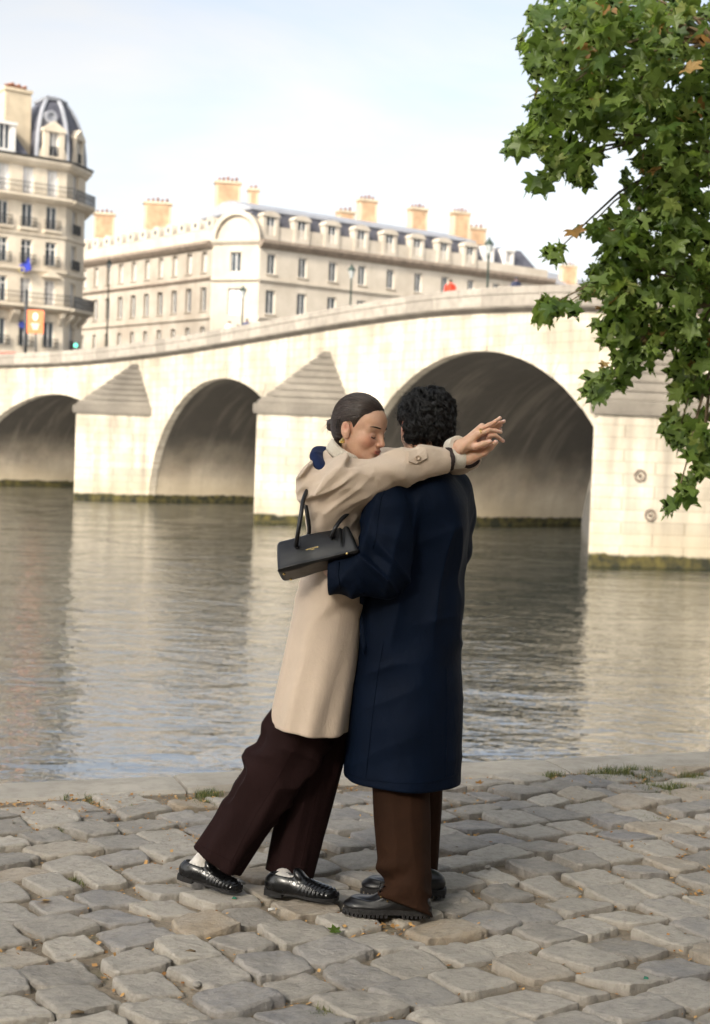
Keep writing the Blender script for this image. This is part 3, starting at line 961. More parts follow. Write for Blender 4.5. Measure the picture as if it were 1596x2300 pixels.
def left_building():
    B = empty('corner_apartment_house', at(110, 800, 124)); tag(B, 'cream corner apartment house with slate dome and iron balconies', 'building')
    HS = MATS['house_stone_warm']
    P = at(150, 438, 124.0); P[2] = 0
    fA, dA, nA = frame_uv(P, ray(5120, 1156) * np.array([1, 1, 0]))
    ang = math.radians(38)
    d2 = np.array([dA[0] * math.cos(ang) - dA[1] * math.sin(ang), dA[0] * math.sin(ang) + dA[1] * math.cos(ang), 0])
    fB, dB, nB = frame_uv(P, d2); LB = 3.6
    P3 = P + dB * LB
    a3 = math.radians(35)
    d3 = np.array([dB[0] * math.cos(a3) - dB[1] * math.sin(a3), dB[0] * math.sin(a3) + dB[1] * math.cos(a3), 0])
    fD, dD, nD = frame_uv(P3, d3)
    colA = [-1.28, -3.5, -5.7, -7.9, -10.1, -12.3, -14.5]
    rows = [(21.95, 24.3), (19.2, 21.2), (16.1, 18.15), (12.75, 14.9), (9.1, 11.35)]
    panes = ['blind_white', 'window_glass', 'window_glass', 'curtain', 'window_glass']
    bars = [None, None, .72, .74, None]
    UA = -17.0
    holes = [(c - .52, c + .52, a, b) for c in colA for a, b in rows]
    facade(B, fA, UA, 0, 4, 24.8, holes, HS)
    for c in colA:
        for r, (a, b) in enumerate(rows): window(B, fA, c - .52, c + .52, a, b, -.3, pane=panes[r] if not (r == 3 and c < -4) else 'window_glass', bar=bars[r])
    hb = [(1.2, 2.2, a, b) for a, b in rows]
    facade(B, fB, 0, LB, 4, 24.8, hb, HS)
    for h in hb: window(B, fB, *h, -.3, pane='curtain')
    facade(B, fD, 0, 12, 4, 24.8, [], HS)
    mb = MB(fA); mb.box(UA - .3, UA - .002, -10.5, -.01, 4, 25.0); mb.build('party_wall', HS, B)
    for fr, u0, u1 in ((fA, UA, 0.12), (fB, -.02, LB + .02), (fD, 0, 12)):
        trim(B, fr, u0, u1, 24.35, 25.0, -.02, .55, HS, 'cornice')
        trim(B, fr, u0, u1, 25.0, 25.14, -.02, .72, MATS['iron_dark'], 'gutter')
        trim(B, fr, u0, u1, 21.35, 21.85, -.02, .95, HS, 'balcony_slab')
        trim(B, fr, u0, u1, 12.05, 12.6, -.02, 1.05, HS, 'balcony_slab')
        trim(B, fr, u0, u1, 18.45, 18.7, -.02, .18, HS, 'string_course')
        trim(B, fr, u0, u1, 15.35, 15.75, -.02, .3, HS, 'string_course')
    # railings with bars
    def railing(fr, u0, u1, z0, h, v, step=.16):
        mb = MB(fr)
        mb.box(u0, u1, v - .025, v + .025, z0 + h - .05, z0 + h); mb.box(u0, u1, v - .02, v + .02, z0 + .08, z0 + .12)
        mb.box(u0, u1, v - .018, v + .018, z0 + h * .55, z0 + h * .6)
        n = int((u1 - u0) / step)
        for k in range(n + 1):
            u = u0 + (u1 - u0) * k / max(n, 1); mb.box(u - .016, u + .016, v - .016, v + .016, z0, z0 + h)
        return mb.build('railing', MATS['iron_dark'], B)
    railing(fA, UA, .3, 21.86, 1.0, .82, .22); railing(fB, .1, LB + .3, 21.86, 1.0, .82, .11)
    railing(fA, UA, .3, 12.62, 1.0, .92, .22); railing(fB, .1, LB + .4, 12.62, 1.05, .92, .10)
    for c in colA:
        for z in (19.15, 16.05, 9.05): railing(fA, c - .75, c + .75, z, .85, .22, .13)
        trim(B, fA, c - .8, c + .8, 18.78, 19.12, -.02, .34, HS, 'sill')
        for q in (-.95, .95):                            # brackets under the lower balcony
            mb = MB(fA); mb.loft([[(c + q - .16, 0, z), (c + q + .16, 0, z), (c + q + .16, o, z), (c + q - .16, o, z)] for z, o in ((11.0, .05), (11.3, .3), (11.75, .75), (12.05, .85))]); mb.build('bracket', HS, B)
    for z in (19.15, 16.05, 9.05): railing(fB, .95, 2.45, z, .85, .22, .10)
    for q in (.5, 1.7, 2.9):
        mb = MB(fB); mb.loft([[(q - .16, 0, z), (q + .16, 0, z), (q + .16, o, z), (q - .16, o, z)] for z, o in ((11.0, .05), (11.3, .3), (11.75, .75), (12.05, .85))]); mb.build('bracket', HS, B)
    # pediment over a first floor window
    mb = MB(fA); c = -1.28
    mb.hexa([(c - 1.0, -.01, 15.1), (c + 1.0, -.01, 15.1), (c, -.01, 15.75)], [(c - 1.0, .4, 15.1), (c + 1.0, .4, 15.1), (c, .4, 15.75)]); mb.build('pediment', HS, B)
    # roofs: mansard to the left, dome on the corner
    mb = MB(fA)
    mb.loft([[(UA, -.1, 25.1), (-3.4, -.1, 25.1), (-3.4, -11, 25.1), (UA, -11, 25.1)], [(UA, -1.6, 28.0), (-4.9, -1.6, 28.0), (-4.9, -10, 28.0), (UA, -10, 28.0)]]); mb.build('mansard_slope', MATS['slate_roof'], B)
    mb = MB(fA)
    mb.loft([[(UA, -1.4, 28.0), (-4.7, -1.4, 28.0), (-4.7, -10, 28.0), (UA, -10, 28.0)], [(UA, -5, 28.9), (-5.2, -5, 28.9), (-5.2, -7, 28.9), (UA, -7, 28.9)]]); mb.build('zinc_top', MATS['zinc_roof'], B)
    # dome: footprint from the facade polygon, curved inwards
    foot = [fA(-2.75, -.15, 0), fA(0.05, -.15, 0), fB(LB, -.15, 0), fD(3.2, -.15, 0), fD(3.2, -4.8, 0), fA(-2.75, -6.2, 0)]
    foot = [np.array(p) for p in foot]; ctr = np.mean(foot, axis=0)
    prof = [(25.1, 1.0), (26.2, .985), (27.4, .93), (28.5, .83), (29.5, .69), (30.2, .54), (30.7, .38)]
    mb = MB(); mb.loft([[ctr + (p - ctr) * s + np.array([0, 0, z]) for p in foot] for z, s in prof]); dome = mb.build('dome', MATS['slate_roof'], B)
    for k in range(4):                                     # raised zinc ribs
        mb = MB(); mb.tube([ctr + (foot[k] - ctr) * (s + .012) + np.array([0, 0, z]) for z, s in prof], .19, 6); mb.build('rib', MATS['zinc_roof'], dome)
    q = lambda z, s: [ctr + (p - ctr) * s + np.array([0, 0, z]) for p in foot]
    mb = MB(); mb.loft([q(30.7, .44), q(30.95, .46), q(31.1, .36)]); mb.build('dome_crest', MATS['zinc_roof'], dome)
    oc = np.array(fA(-1.35, -.75, 28.9))
    mb = MB(); mb.loft([[oc + dA * r * math.cos(t) + np.array([0, 0, r * math.sin(t)]) + nA * o for t in np.linspace(0, 2 * math.pi, 15)[:-1]] for r, o in ((.58, -.6), (.58, .25), (.34, .25), (.32, .1))]); mb.build('oculus', MATS['zinc_roof'], dome)
    def dormer(fr, c, w, z0, z1, v):
        mb = MB(fr)
        for a, b in ((c - w, c - w * .48), (c + w * .48, c + w)): mb.box(a, b, v - 1.6, v, z0, z1)
        mb.box(c - w * .48, c + w * .48, v - 1.6, v - .02, z0, z0 + .3); mb.box(c - w * 1.1, c + w * 1.1, v - 1.7, v + .1, z1, z1 + .25)
        mb.hexa([(c - w * 1.1, v + .08, z1 + .25), (c + w * 1.1, v + .08, z1 + .25), (c, v + .08, z1 + .95)], [(c - w * 1.1, v - 1.8, z1 + .25), (c + w * 1.1, v - 1.8, z1 + .25), (c, v - 1.8, z1 + .95)])
        for a in (-1, 1): mb.hexa([(c + a * w, v - .1, z0), (c + a * w * 1.55, v - .1, z0), (c + a * w, v - .1, z0 + 1.2)][::a], [(c + a * w, v - .5, z0), (c + a * w * 1.55, v - .5, z0), (c + a * w, v - .5, z0 + 1.2)][::a])
        dm = mb.build('dormer', HS, B)
        mb = MB(fr); mb.box(c - w * .48, c + w * .48, v - .35, v - .3, z0 + .3, z1); mb.build('pane', MATS['curtain'], dm)
        mb = MB(fr)
        for x in (c - w * .48, c - .05, c + w * .48 - .1): mb.box(x, x + .1, v - .3, v - .22, z0 + .3, z1)
        mb.build('window_frame', MATS['window_white'], dm)
        mb = MB(fr)
        for x in np.linspace(c - w * .48, c + w * .48, 7): mb.box(x - .02, x + .02, v - .08, v - .04, z0 + .3, z0 + 1.1)
        mb.box(c - w * .48, c + w * .48, v - .1, v - .02, z0 + 1.05, z0 + 1.12)
        mb.build('rail', MATS['iron_dark'], dm)
    dormer(fA, -1.3, .95, 25.15, 27.5, .1); dormer(fB, 2.1, .8, 25.15, 27.4, .1)
    # white zinc dormer on the mansard
    mb = MB(fA); c = -5.7
    for a, b, z0, z1 in ((c - .95, c - .55, 25.2, 27.5), (c + .55, c + .95, 25.2, 27.5), (c - .55, c + .55, 25.2, 25.5), (c - 1.05, c + 1.05, 27.5, 27.75)): mb.box(a, b, -2, .0 if z0 < 27 else .1, z0, z1)
    dm = mb.build('dormer', MATS['window_white'], B)
    mb = MB(fA); mb.box(c - .55, c + .55, -.3, -.24, 25.5, 27.5); mb.build('pane', MATS['window_glass'], dm)
    mb = MB(fA)
    for x in (c - .5, c - .06, c + .4): mb.box(x, x + .12, -.235, -.16, 25.5, 27.5)
    mb.build('window_frame', MATS['window_white'], dm)
    # chimney stacks
    chimney(B, np.array(fA(-3.95, -2.2, 26)), 2.35, 1.2, 25.2, 30.75, math.atan2(dA[1], dA[0]), ('chimney_cream', 'chimney_cream'), 7)
    chimney(B, np.array(fB(2.6, -3.4, 26)), 1.0, .8, 27, 30.1, math.atan2(dA[1], dA[0]), ('chimney_cream', 'chimney_ochre'), 2)
    return fA, dA, nA
LBF = left_building()

# ================================================================== small things at the far end and on the bridge
def lathe_obj(name, c, prof, mat, parent, n=10, smooth=True):
    mb = MB(); mb.lathe(c, prof, n); return mb.build(name, mat, parent, smooth)

def solid(name, c, rough=.6):
    if name not in MATS: plain(name, c, rough)
    return MATS[name]

def street_lamp(px, ytop, Y, s_lab, base_z):
    top = at(px, ytop, Y)
    root = empty('street_lamp', (top[0], top[1], base_z)); tag(root, s_lab, 'street lamp', 'lamps along the bridge')
    h = top[2] - base_z
    lathe_obj('post', root.location, [(.22, 0), (.22, .25), (.13, .35), (.12, .9), (.09, 1.0), (.06, h - 1.2), (.09, h - 1.15), (.05, h - .95)], MATS['bronze_green'], root)
    c = np.array(root.location) + np.array([0, 0, h - .95])
    lathe_obj('lantern', c, [(.10, 0), (.24, .5), (.25, .55)], solid('lamp_glass', (.35, .37, .36), .2), root, 6, False)
    lathe_obj('lamp_cap', c + np.array([0, 0, .55]), [(.31, 0), (.28, .08), (.12, .28), (.06, .34), (.05, .45)], MATS['bronze_green'], root, 8)

def deck_z(px, Y):
    p = at(px, 700, Y); s = (p - BN0) @ BE
    return zcorn(s) + .02
def on_bridge(px, off):
    """point just behind the near parapet at frame column px"""
    p0 = np.array(bpos(0, FACE + off, 0)); d = ray(px, 700)
    q = CAM + d * (((p0 - CAM) @ BT) / (d @ BT))
    s = (q - BN0) @ BE
    return np.array(bpos(s, FACE + off, zcorn(s) + .02)), q[1]
for px, yt, off, lab in ((1100, 535, 14, 'green street lamp nearest the tree, on the bridge'), (791, 595, 14.5, 'green street lamp at the middle of the bridge, before the long building'), (547, 642, 15, 'street lamp in front of the curved gable corner'), (246, 583, 15, 'street lamp before the grey side street wing')):
    q, Y = on_bridge(px, off); street_lamp(px, yt, Y, lab, q[2])

# banner, flag, signs by the corner house
def banner():
    Y = 112
    r = empty('banner_sign', at(58, 800, Y)); tag(r, 'orange banner sign with a pale emblem on a dark pole', 'sign')
    a, b = at(62, 696, Y), at(98, 750, Y)
    w = b[0] - a[0]
    mb = MB(); mb.box(a[0], b[0], Y - .04, Y + .04, b[2], a[2]); pan = mb.build('panel', solid('banner_orange', (.72, .16, .055), .7), r)
    mb = MB(); mb.tube([at(57, 830, Y), at(60, 650, Y)], .12, 8); mb.build('pole', MATS['iron_dark'], r, True)
    mb = MB(); mb.tube([at(81, 830, Y), at(81, 748, Y)], .06, 8); mb.build('support_post', MATS['iron_dark'], r, True)
    cx = (a[0] + b[0]) / 2
    mb = MB(); mb.loft([[(cx + .20 * math.cos(t), y, a[2] - .5 + .30 * math.sin(t)) for t in np.linspace(0, 2 * math.pi, 14)[:-1]] for y in (Y - .055, Y - .042)])
    mb.build('emblem', solid('banner_pale', (.50, .62, .55)), pan)
    mb = MB()
    for k, (zz, ww) in enumerate(((a[2] - 1.1, .32), (a[2] - 1.27, .26), (a[2] - 1.44, .2))): mb.box(cx - ww, cx + ww, Y - .055, Y - .042, zz - .05, zz + .05)
    mb.build('print_lines', solid('banner_print', (.75, .55, .48)), pan)
banner()
def flag():
    Y = 121.5
    r = empty('hanging_flag', at(40, 620, Y)); tag(r, 'small blue flag hanging from the corner house facade', 'flag')
    p0, p1 = at(68, 578, Y + 1.5), at(58, 590, Y)
    mb = MB(); mb.tube([at(72, 575, Y + 2), at(52, 596, Y - .2)], .05, 6); mb.build('pole', MATS['iron_dark'], r, True)
    c = [(62, 586), (50, 600), (40, 618), (36, 626), (34, 622), (40, 606), (52, 590)]
    g = []
    for i in range(9):
        row = []
        for j in range(7):
            u, v = i / 8, j / 6
            x = 66 - 36 * u + 5 * v * (1 - u); y = 578 + 30 * u + 28 * v * (1 - .55 * u)
            row.append(at(x, y, Y + .25 * math.sin(u * 7 + v * 3)))
        g.append(row)
    mb = MB(); mb.loft(g, close=False); fl = mb.build('flag_cloth', solid('flag_blue', (.02, .035, .30), .8), r, True)
    mb = MB()
    for k in range(12):
        t = k / 12 * 2 * math.pi; cx, cy = 50 + 5.5 * math.cos(t), 606 + 6 * math.sin(t)
        mb.lathe(at(cx, cy, Y - .35), [(.01, -.06), (.06, 0), (.01, .06)], 5)
    mb.build('ring_of_stars', solid('star_yellow', (.5, .42, .08)), fl)
flag()
def small_signs():
    Y = 118
    r = empty('street_plate', at(50, 735, 123)); tag(r, 'small round blue plate on the corner house wall', 'sign')
    p = at(50, 730, 121.0)
    # stands proud of the facade
    fA, dA, nA = LBF
    P = at(150, 438, 124.0)
    q = lin(50, 730, P, nA) + nA * .06
    mb = MB(); mb.loft([[q + dA * .34 * math.cos(t) + np.array([0, 0, .28 * math.sin(t)]) + nA * o for t in np.linspace(0, 2 * math.pi, 15)[:-1]] for o in (-.05, .03)]); mb.build('plate', solid('plate_blue', (.05, .07, .32)), r)
    r = empty('traffic_light', at(172, 820, 108)); tag(r, 'small green traffic light on a post behind the parapet', 'traffic light')
    c = at(172, 776, 108)
    mb = MB(); mb.box(c[0] - .2, c[0] + .2, c[1] - .15, c[1] + .15, c[2] - .42, c[2] + .3); mb.build('housing', MATS['iron_dark'], r)
    mb = MB(); mb.tube([at(172, 830, 108), at(172, 785, 108)], .06, 6); mb.build('post', MATS['iron_dark'], r)
    m = NT('green_signal'); m.color((.05, .4, .25)); m.b.inputs['Emission Color'].default_value = (.1, .9, .55, 1); m.b.inputs['Emission Strength'].default_value = .6
    mb = MB(); mb.loft([[c + np.array([.15 * math.cos(t), -.2 - o, .15 * math.sin(t)]) for t in np.linspace(0, 2 * math.pi, 11)[:-1]] for o in (0, .05)]); mb.build('signal_lens', m.m, r)
    # red awning
    r = empty('red_awning', at(10, 820, 116)); tag(r, 'red shop awning low at the left edge behind the parapet', 'awning')
    a, b = at(-60, 791, 118), at(36, 791, 116)
    dz = .55
    rows = [[a + (b - a) * k / 10 + np.array([0, -.0, 0]) for k in range(11)], [a + (b - a) * k / 10 + np.array([.1, -1.1, -dz]) for k in range(11)], [a + (b - a) * k / 10 + np.array([.1, -1.12, -dz - .28 - .06 * (k % 2)]) for k in range(11)]]
    mb = MB(); mb.loft(rows, close=False); mb.build('canopy', solid('awning_red', (.55, .045, .02), .8), r)
    mb = MB()
    for q in (a, b): mb.tube([q, q + np.array([.1, -1.1, -dz])], .03, 5)
    mb.build('arm', MATS['iron_dark'], r)
small_signs()
# ================================================================== plane trees
def leaf_mats():
    for nm, hue in (('leaf_green', 0), ('leaf_dry', 1)):
        m = NT(nm)
        r = m.attr('tone') if False else m.rand()
        at_ = m.n('ShaderNodeAttribute'); at_.attribute_name = 'tone'
        tone = m.math('FRACT', m.math('ADD', at_.outputs['Fac'], m.rand()))
        if hue == 0:
            col = m.mix(tone, (0.055, 0.105, 0.020), (0.20, 0.265, 0.065))
            col = m.mix(m.rng(tone, .90, 1.0), col, (0.26, 0.29, 0.08))
        else:
            col = m.mix(tone, (0.33, 0.17, 0.05), (0.50, 0.34, 0.14))
        m.color(col); m.rough(0.42)
        m.b.inputs['Specular IOR Level'].default_value = 0.4
        tr = m.n('ShaderNodeBsdfTranslucent'); m.l(m.mix(.55, col, (0.35, 0.5, 0.06) if hue == 0 else (.6, .3, .05)), tr.inputs['Color'])
        ms = m.n('ShaderNodeMixShader'); ms.inputs[0].default_value = 0.5
        out = m.t.nodes['Material Output']
        m.l(m.b.outputs[0], ms.inputs[1]); m.l(tr.outputs[0], ms.inputs[2]); m.l(ms.outputs[0], out.inputs['Surface'])
    m = NT('bark')
    col = m.mix(m.rng(m.noise(5, 5), .4, .6), (.19, .165, .12), (.075, .065, .05)); m.color(col); m.rough(.9); m.bump(m.noise(14, 6), .6, .02)
    plain('twig', (.14, .10, .055), .8)
leaf_mats()

def leaf_mesh(seed):
    """palmate five-lobed leaf, folded along its midrib, about one unit wide, stalk at the origin, tip along +y"""
    r = random.Random(seed)
    out = [(0, 0), (.10, .02), (.30, -.06), (.50, .02), (.36, .18), (.30, .26), (.44, .36), (.52, .62), (.34, .52), (.20, .50), (.14, .70), (0, 1.0)]
    pts = [(x * (1 + r.uniform(-.1, .1)), y * (1 + r.uniform(-.06, .06))) for x, y in out]
    L_ = [(-x * (1 + r.uniform(-.08, .08)), y) for x, y in pts[1:-1]][::-1]
    fold = r.uniform(.10, .45); curl = r.uniform(.05, .5); tw = r.uniform(-.25, .25)
    def z(x, y): return fold * abs(x) * (1 - .3 * y) - curl * y * y * .5 + tw * x * y - .25 * max(0, abs(x) - .3)
    rim = pts + L_
    v = [(x, y, z(x, y)) for x, y in rim]
    spine = [(0, .3), (0, .55), (0, .8)]
    n = len(v)
    for x, y in spine: v.append((x, y, z(x, y) - .02))
    s0, s1, s2 = n, n + 1, n + 2
    k = len(pts) - 1                                   # index of the tip
    f = []
    def fan(idx):
        for a, b in zip(idx[:-1], idx[1:]):
            y = (v[a][1] + v[b][1]) / 2
            s = s0 if y < .32 else (s1 if y < .62 else s2)
            f.append((s, a, b))
    fan(list(range(0, k + 1))); fan(list(range(k, n)) + [0])
    for a, b, c in ((s0, s1, 6), (s0, s1, n - 6), (s1, s2, 9), (s1, s2, n - 9)): f.append((a, b, c))
    return np.array(v), f
LEAF_SHAPES = [leaf_mesh(k) for k in range(7)]
LEAF_MESHES = {}
def leaf_data(k, mat):
    key = (k, mat)
    if key not in LEAF_MESHES:
        v, f = LEAF_SHAPES[k]
        me = mesh_data('leaf', v, f); me.materials.append(MATS[mat])
        a = me.attributes.new('tone', 'FLOAT', 'POINT'); a.data.foreach_set('value', np.zeros(len(v), np.float32))
        LEAF_MESHES[key] = me
    return LEAF_MESHES[key]

def leaf_matrix(p, tip, nrm, size):
    y = unit(tip); z = unit(np.asarray(nrm) - y * (np.asarray(nrm) @ y)); x = np.cross(y, z)
    M = np.eye(4); M[:3, 0] = x * size; M[:3, 1] = y * size; M[:3, 2] = z * size; M[:3, 3] = p
    return M

def leaf_mass(name, mats, parent, Ms, shapes, tones, dry):
    V, F, T, MI = [], [], [], []
    off = 0
    for M, k, t, d in zip(Ms, shapes, tones, dry):
        v, f = LEAF_SHAPES[k]
        V.append(v @ M[:3, :3].T + M[:3, 3]); F.append(np.array(f) + off); T.append(np.full(len(v), t)); MI.append(np.full(len(f), d)); off += len(v)
    me = mesh_data(name, np.concatenate(V), np.concatenate(F))
    for m in mats: me.materials.append(m)
    me.polygons.foreach_set('material_index', np.concatenate(MI).astype(np.int32))
    a = me.attributes.new('tone', 'FLOAT', 'POINT'); a.data.foreach_set('value', np.concatenate(T).astype(np.float32))
    return add_obj(name, me, None, parent)

def hanging_tree():
    rr = random.Random(77); rn = np.random.default_rng(77)
    base = np.array(qpos(4.9, 1.9, 0))
    T = empty('plane_tree', base); tag(T, 'plane tree with drooping leafy branches hanging in from the right', 'tree')
    fork = base + np.array([-.3, .2, 5.2])
    mb = MB(); n = 9
    pts = [base + (fork - base) * t + np.array([.12 * math.sin(t * 4), .1 * math.cos(t * 5), 0]) for t in np.linspace(0, 1, n)]
    mb.tube(pts, [.42 - .17 * t + (.14 if t == 0 else 0) for t in np.linspace(0, 1, n)], 14)
    trunk = mb.build('trunk', MATS['bark'], T, True)
    # the leafy mass, laid out as lobes in the frame and given their own depth: x, y, rx, ry, number, depth, depth spread
    lobes = [(1300, 30, 110, 60, 70, 9.3, .9), (1420, 70, 120, 90, 110, 9.2, 1.0), (1540, 70, 90, 110, 110, 9.3, 1.0), (1215, 100, 55, 60, 34, 9.0, .6), (1290, 150, 70, 60, 50, 9.1, .7), (1400, 190, 90, 70, 80, 9.2, .8),
             (1235, 225, 55, 45, 30, 9.0, .5), (1320, 240, 70, 50, 46, 9.1, .6), (1470, 270, 90, 80, 100, 9.3, .9), (1560, 290, 70, 110, 110, 9.4, 1.0), (1225, 305, 70, 34, 34, 8.9, .5), (1170, 322, 26, 16, 6, 8.9, .2), (1285, 345, 55, 38, 34, 8.9, .5), (1215, 398, 24, 24, 7, 8.9, .2), (1295, 385, 26, 22, 8, 8.9, .2),
             (1445, 395, 34, 46, 20, 9.2, .4), (1530, 430, 70, 90, 90, 9.4, .8), (1430, 455, 30, 34, 12, 9.2, .4), (1400, 500, 52, 42, 28, 9.2, .5), (1470, 520, 70, 60, 60, 9.3, .7), (1550, 570, 60, 100, 100, 9.5, .8), (1400, 580, 52, 50, 34, 9.3, .5), (1352, 640, 44, 40, 18, 9.2, .4),
             (1430, 640, 70, 56, 60, 9.3, .6), (1525, 690, 76, 66, 80, 9.4, .7), (1385, 720, 54, 44, 36, 9.2, .5), (1460, 740, 66, 50, 50, 9.3, .6), (1560, 770, 50, 60, 46, 9.4, .5), (1420, 795, 40, 34, 18, 9.2, .3), (1370, 840, 40, 28, 14, 9.1, .3), (1345, 872, 18, 18, 5, 9.1, .15),
             (1555, 850, 42, 50, 28, 9.4, .4), (1530, 955, 34, 40, 18, 9.3, .35), (1580, 975, 30, 46, 18, 9.4, .35), (1572, 1040, 26, 34, 12, 9.3, .3), (1552, 1092, 28, 20, 8, 9.2, .2), (1520, 1124, 16, 10, 4, 9.1, .1),
             (1252, 552, 12, 18, 5, 9.0, .12), (1322, 512, 34, 12, 5, 9.0, .15), (1235, 690, 34, 24, 15, 9.0, .2), (1275, 676, 16, 14, 5, 9.0, .2), (1500, 350, 60, 40, 36, 9.3, .6), (1355, 60, 60, 50, 30, 9.2, .7), (1340, 285, 30, 30, 10, 9.0, .4),
             (1710, 130, 100, 150, 120, 9.6, 1.0), (1720, 430, 100, 160, 120, 9.6, 1.0), (1700, 740, 90, 150, 90, 9.6, .8), (1850, 280, 110, 260, 160, 9.7, 1.0), (1680, 960, 60, 120, 40, 9.5, .6)]
    Ms, sh, tn, dr, scr = [], [], [], [], []
    centers = []
    for (x, y, rx, ry, n, Y, dY) in lobes:
        centers.append(at(x, y, Y))
        for k in range(int(n * 1.65)):
            for _ in range(20):
                a, b = rr.uniform(-1, 1), rr.uniform(-1, 1)
                if a * a + b * b < 1: break
            yy = Y + rr.uniform(-dY, dY)
            p = at(x + a * rx, y + b * ry, yy)
            tip = np.array([rr.gauss(-.2, .55), rr.gauss(-.2, .6), rr.gauss(-.7, .45)])
            nrm = np.array([rr.gauss(-.25, .55), rr.gauss(-.5, .55), rr.gauss(.6, .5)])
            s = rr.uniform(.065, .150)
            Ms.append(leaf_matrix(p, tip, nrm, s)); sh.append(rr.randrange(7)); tn.append(rr.random()); dr.append(1 if rr.random() < .028 else 0)
            scr.append(s / yy * (1 if abs(a) > .5 or b > .3 else .9) - (0 if x + a * rx < 1600 else 1) - yy * .01 * 0 + (-.004 * (yy - Y)))
    order = np.argsort(-np.array(scr))
    own = order[:300]; rest = order[300:]
    for i in own:
        o = bpy.data.objects.new('leaf', leaf_data(sh[i], 'leaf_dry' if dr[i] else 'leaf_green')); COL.objects.link(o)
        o.parent = T; o.matrix_parent_inverse = Matrix.Translation(-Vector(T.location)); o.matrix_basis = Matrix(Ms[i].tolist())
    # upper crown out of frame, so that the branches belong to a whole tree
    for k in range(5200):
        while True:
            q = np.array([rr.uniform(-1, 1), rr.uniform(-1, 1), rr.uniform(-1, 1)])
            if .25 < q @ q < 1: break
        p = base + np.array([0.4, .2, 8.2]) + q * np.array([4.2, 4.2, 4.0])
        px, py = project(p)
        if px < 1640 and py > -40: continue
        Ms.append(leaf_matrix(p, (rr.gauss(0, .6), rr.gauss(0, .6), rr.gauss(-.5, .5)), (rr.gauss(0, .5), rr.gauss(0, .5), 1), rr.uniform(.2, .3)))
        sh.append(rr.randrange(7)); tn.append(rr.random()); dr.append(0)
        rest = np.append(rest, len(Ms) - 1)
    m = leaf_mass('foliage', [MATS['leaf_green'], MATS['leaf_dry']], T, [Ms[i] for i in rest], [sh[i] for i in rest], [tn[i] for i in rest], [dr[i] for i in rest])
    tag(m, kind='stuff')
    # limbs arching over and twigs drooping to every lobe
    hubs = [at(1620, 120, 9.4), at(1640, 420, 9.5), at(1660, 700, 9.5), at(1640, -150, 9.3)]
    limb_from = [fork, fork + np.array([0, 0, -.6]), fork + np.array([0, 0, -1.4]), fork]
    for h, f0 in zip(hubs, limb_from):
        mid = (h + f0) / 2 + np.array([0, 0, .7]); k = 8
        pts = [(1 - t) ** 2 * f0 + 2 * t * (1 - t) * mid + t * t * h for t in np.linspace(0, 1, k)]
        mb = MB(); mb.tube(pts, list(np.linspace(.13, .05, k)), 8); mb.build('limb', MATS['bark'], T, True)
    tw = MB()
    for c in centers:
        h = min(hubs, key=lambda q: np.linalg.norm(q - c))
        mid = (h + c) / 2 + np.array([0, 0, .25 + .2 * abs(c[0] - h[0])]); k = 7
        pts = [(1 - t) ** 2 * h + 2 * t * (1 - t) * mid + t * t * c + np.array([rr.gauss(0, .015) for _ in range(3)]) for t in np.linspace(0, 1, k)]
        tw.tube(pts, list(np.linspace(.018, .004, k)), 5)
    tw.build('twigs', MATS['twig'], T)
    # seed balls on stalks
    sb = MB()
    for (x, y, Y) in ((1437, 470, 9.0), (1441, 452, 9.0), (1368, 300, 8.8)):
        c = at(x, y, Y); sb.lathe(c - np.array([0, 0, .015]), [(.003, 0), (.013, .006), (.017, .016), (.012, .027), (.003, .032)], 8); sb.tube([c + np.array([0, 0, .016]), c + np.array([.02, 0, .12])], .002, 4)
    sb.build('seed_balls', MATS['twig'], T)
hanging_tree()

def shade_trees():
    """unseen plane trees added behind the camera: their leaf count sets how much sun reaches the quay"""
    rr = random.Random(9)
    Ms, sh, tn, dr = [], [], [], []
    C0 = np.array([0, 0, 9.6])
    for k in range(950):
        while True:
            q = np.array([rr.uniform(-1, 1), rr.uniform(-1, 1), rr.uniform(-1, 1)])
            if q @ q < 1: break
        p = C0 + q * np.array([5.2, 5.2, 5.0])
        Ms.append(leaf_matrix(p, (rr.gauss(0, .6), rr.gauss(0, .6), rr.gauss(-.4, .5)), (rr.gauss(0, .6), rr.gauss(0, .6), 1), rr.uniform(.36, .5)))
        sh.append(rr.randrange(7)); tn.append(rr.random()); dr.append(0)
    first = None
    labs = ['unseen plane tree added for shade left of the camera', 'unseen plane tree added for shade further back', 'unseen plane tree added for shade far left']
    for i, (u, v) in enumerate(((-5.5, 8.4), (-14, 8.6), (-22.5, 8.2))):
        c = np.array(qpos(u, v, 0))
        r = empty('added_shade_tree', c); tag(r, labs[i], 'tree', 'unseen trees added for shade')  # unseen, added to filter the sun over the quay
        if first is None:
            mb = MB(); mb.tube([np.array([0, 0, z]) for z in np.linspace(0, 9, 8)], list(np.linspace(.45, .15, 8)), 12); tr = mb.data('trunk', True); tr.materials.append(MATS['bark'])
            o = leaf_mass('crown', [MATS['leaf_green'], MATS['leaf_dry']], None, Ms, sh, tn, dr); first = (tr, o.data); o.parent = r
            t = add_obj('trunk', tr, None, r, False)
            o['kind'] = 'stuff'
        else:
            add_obj('trunk', first[0], None, r, False); o = add_obj('crown', first[1], None, r, False); o['kind'] = 'stuff'
            r.rotation_euler = (0, 0, i * 1.3)
shade_trees()
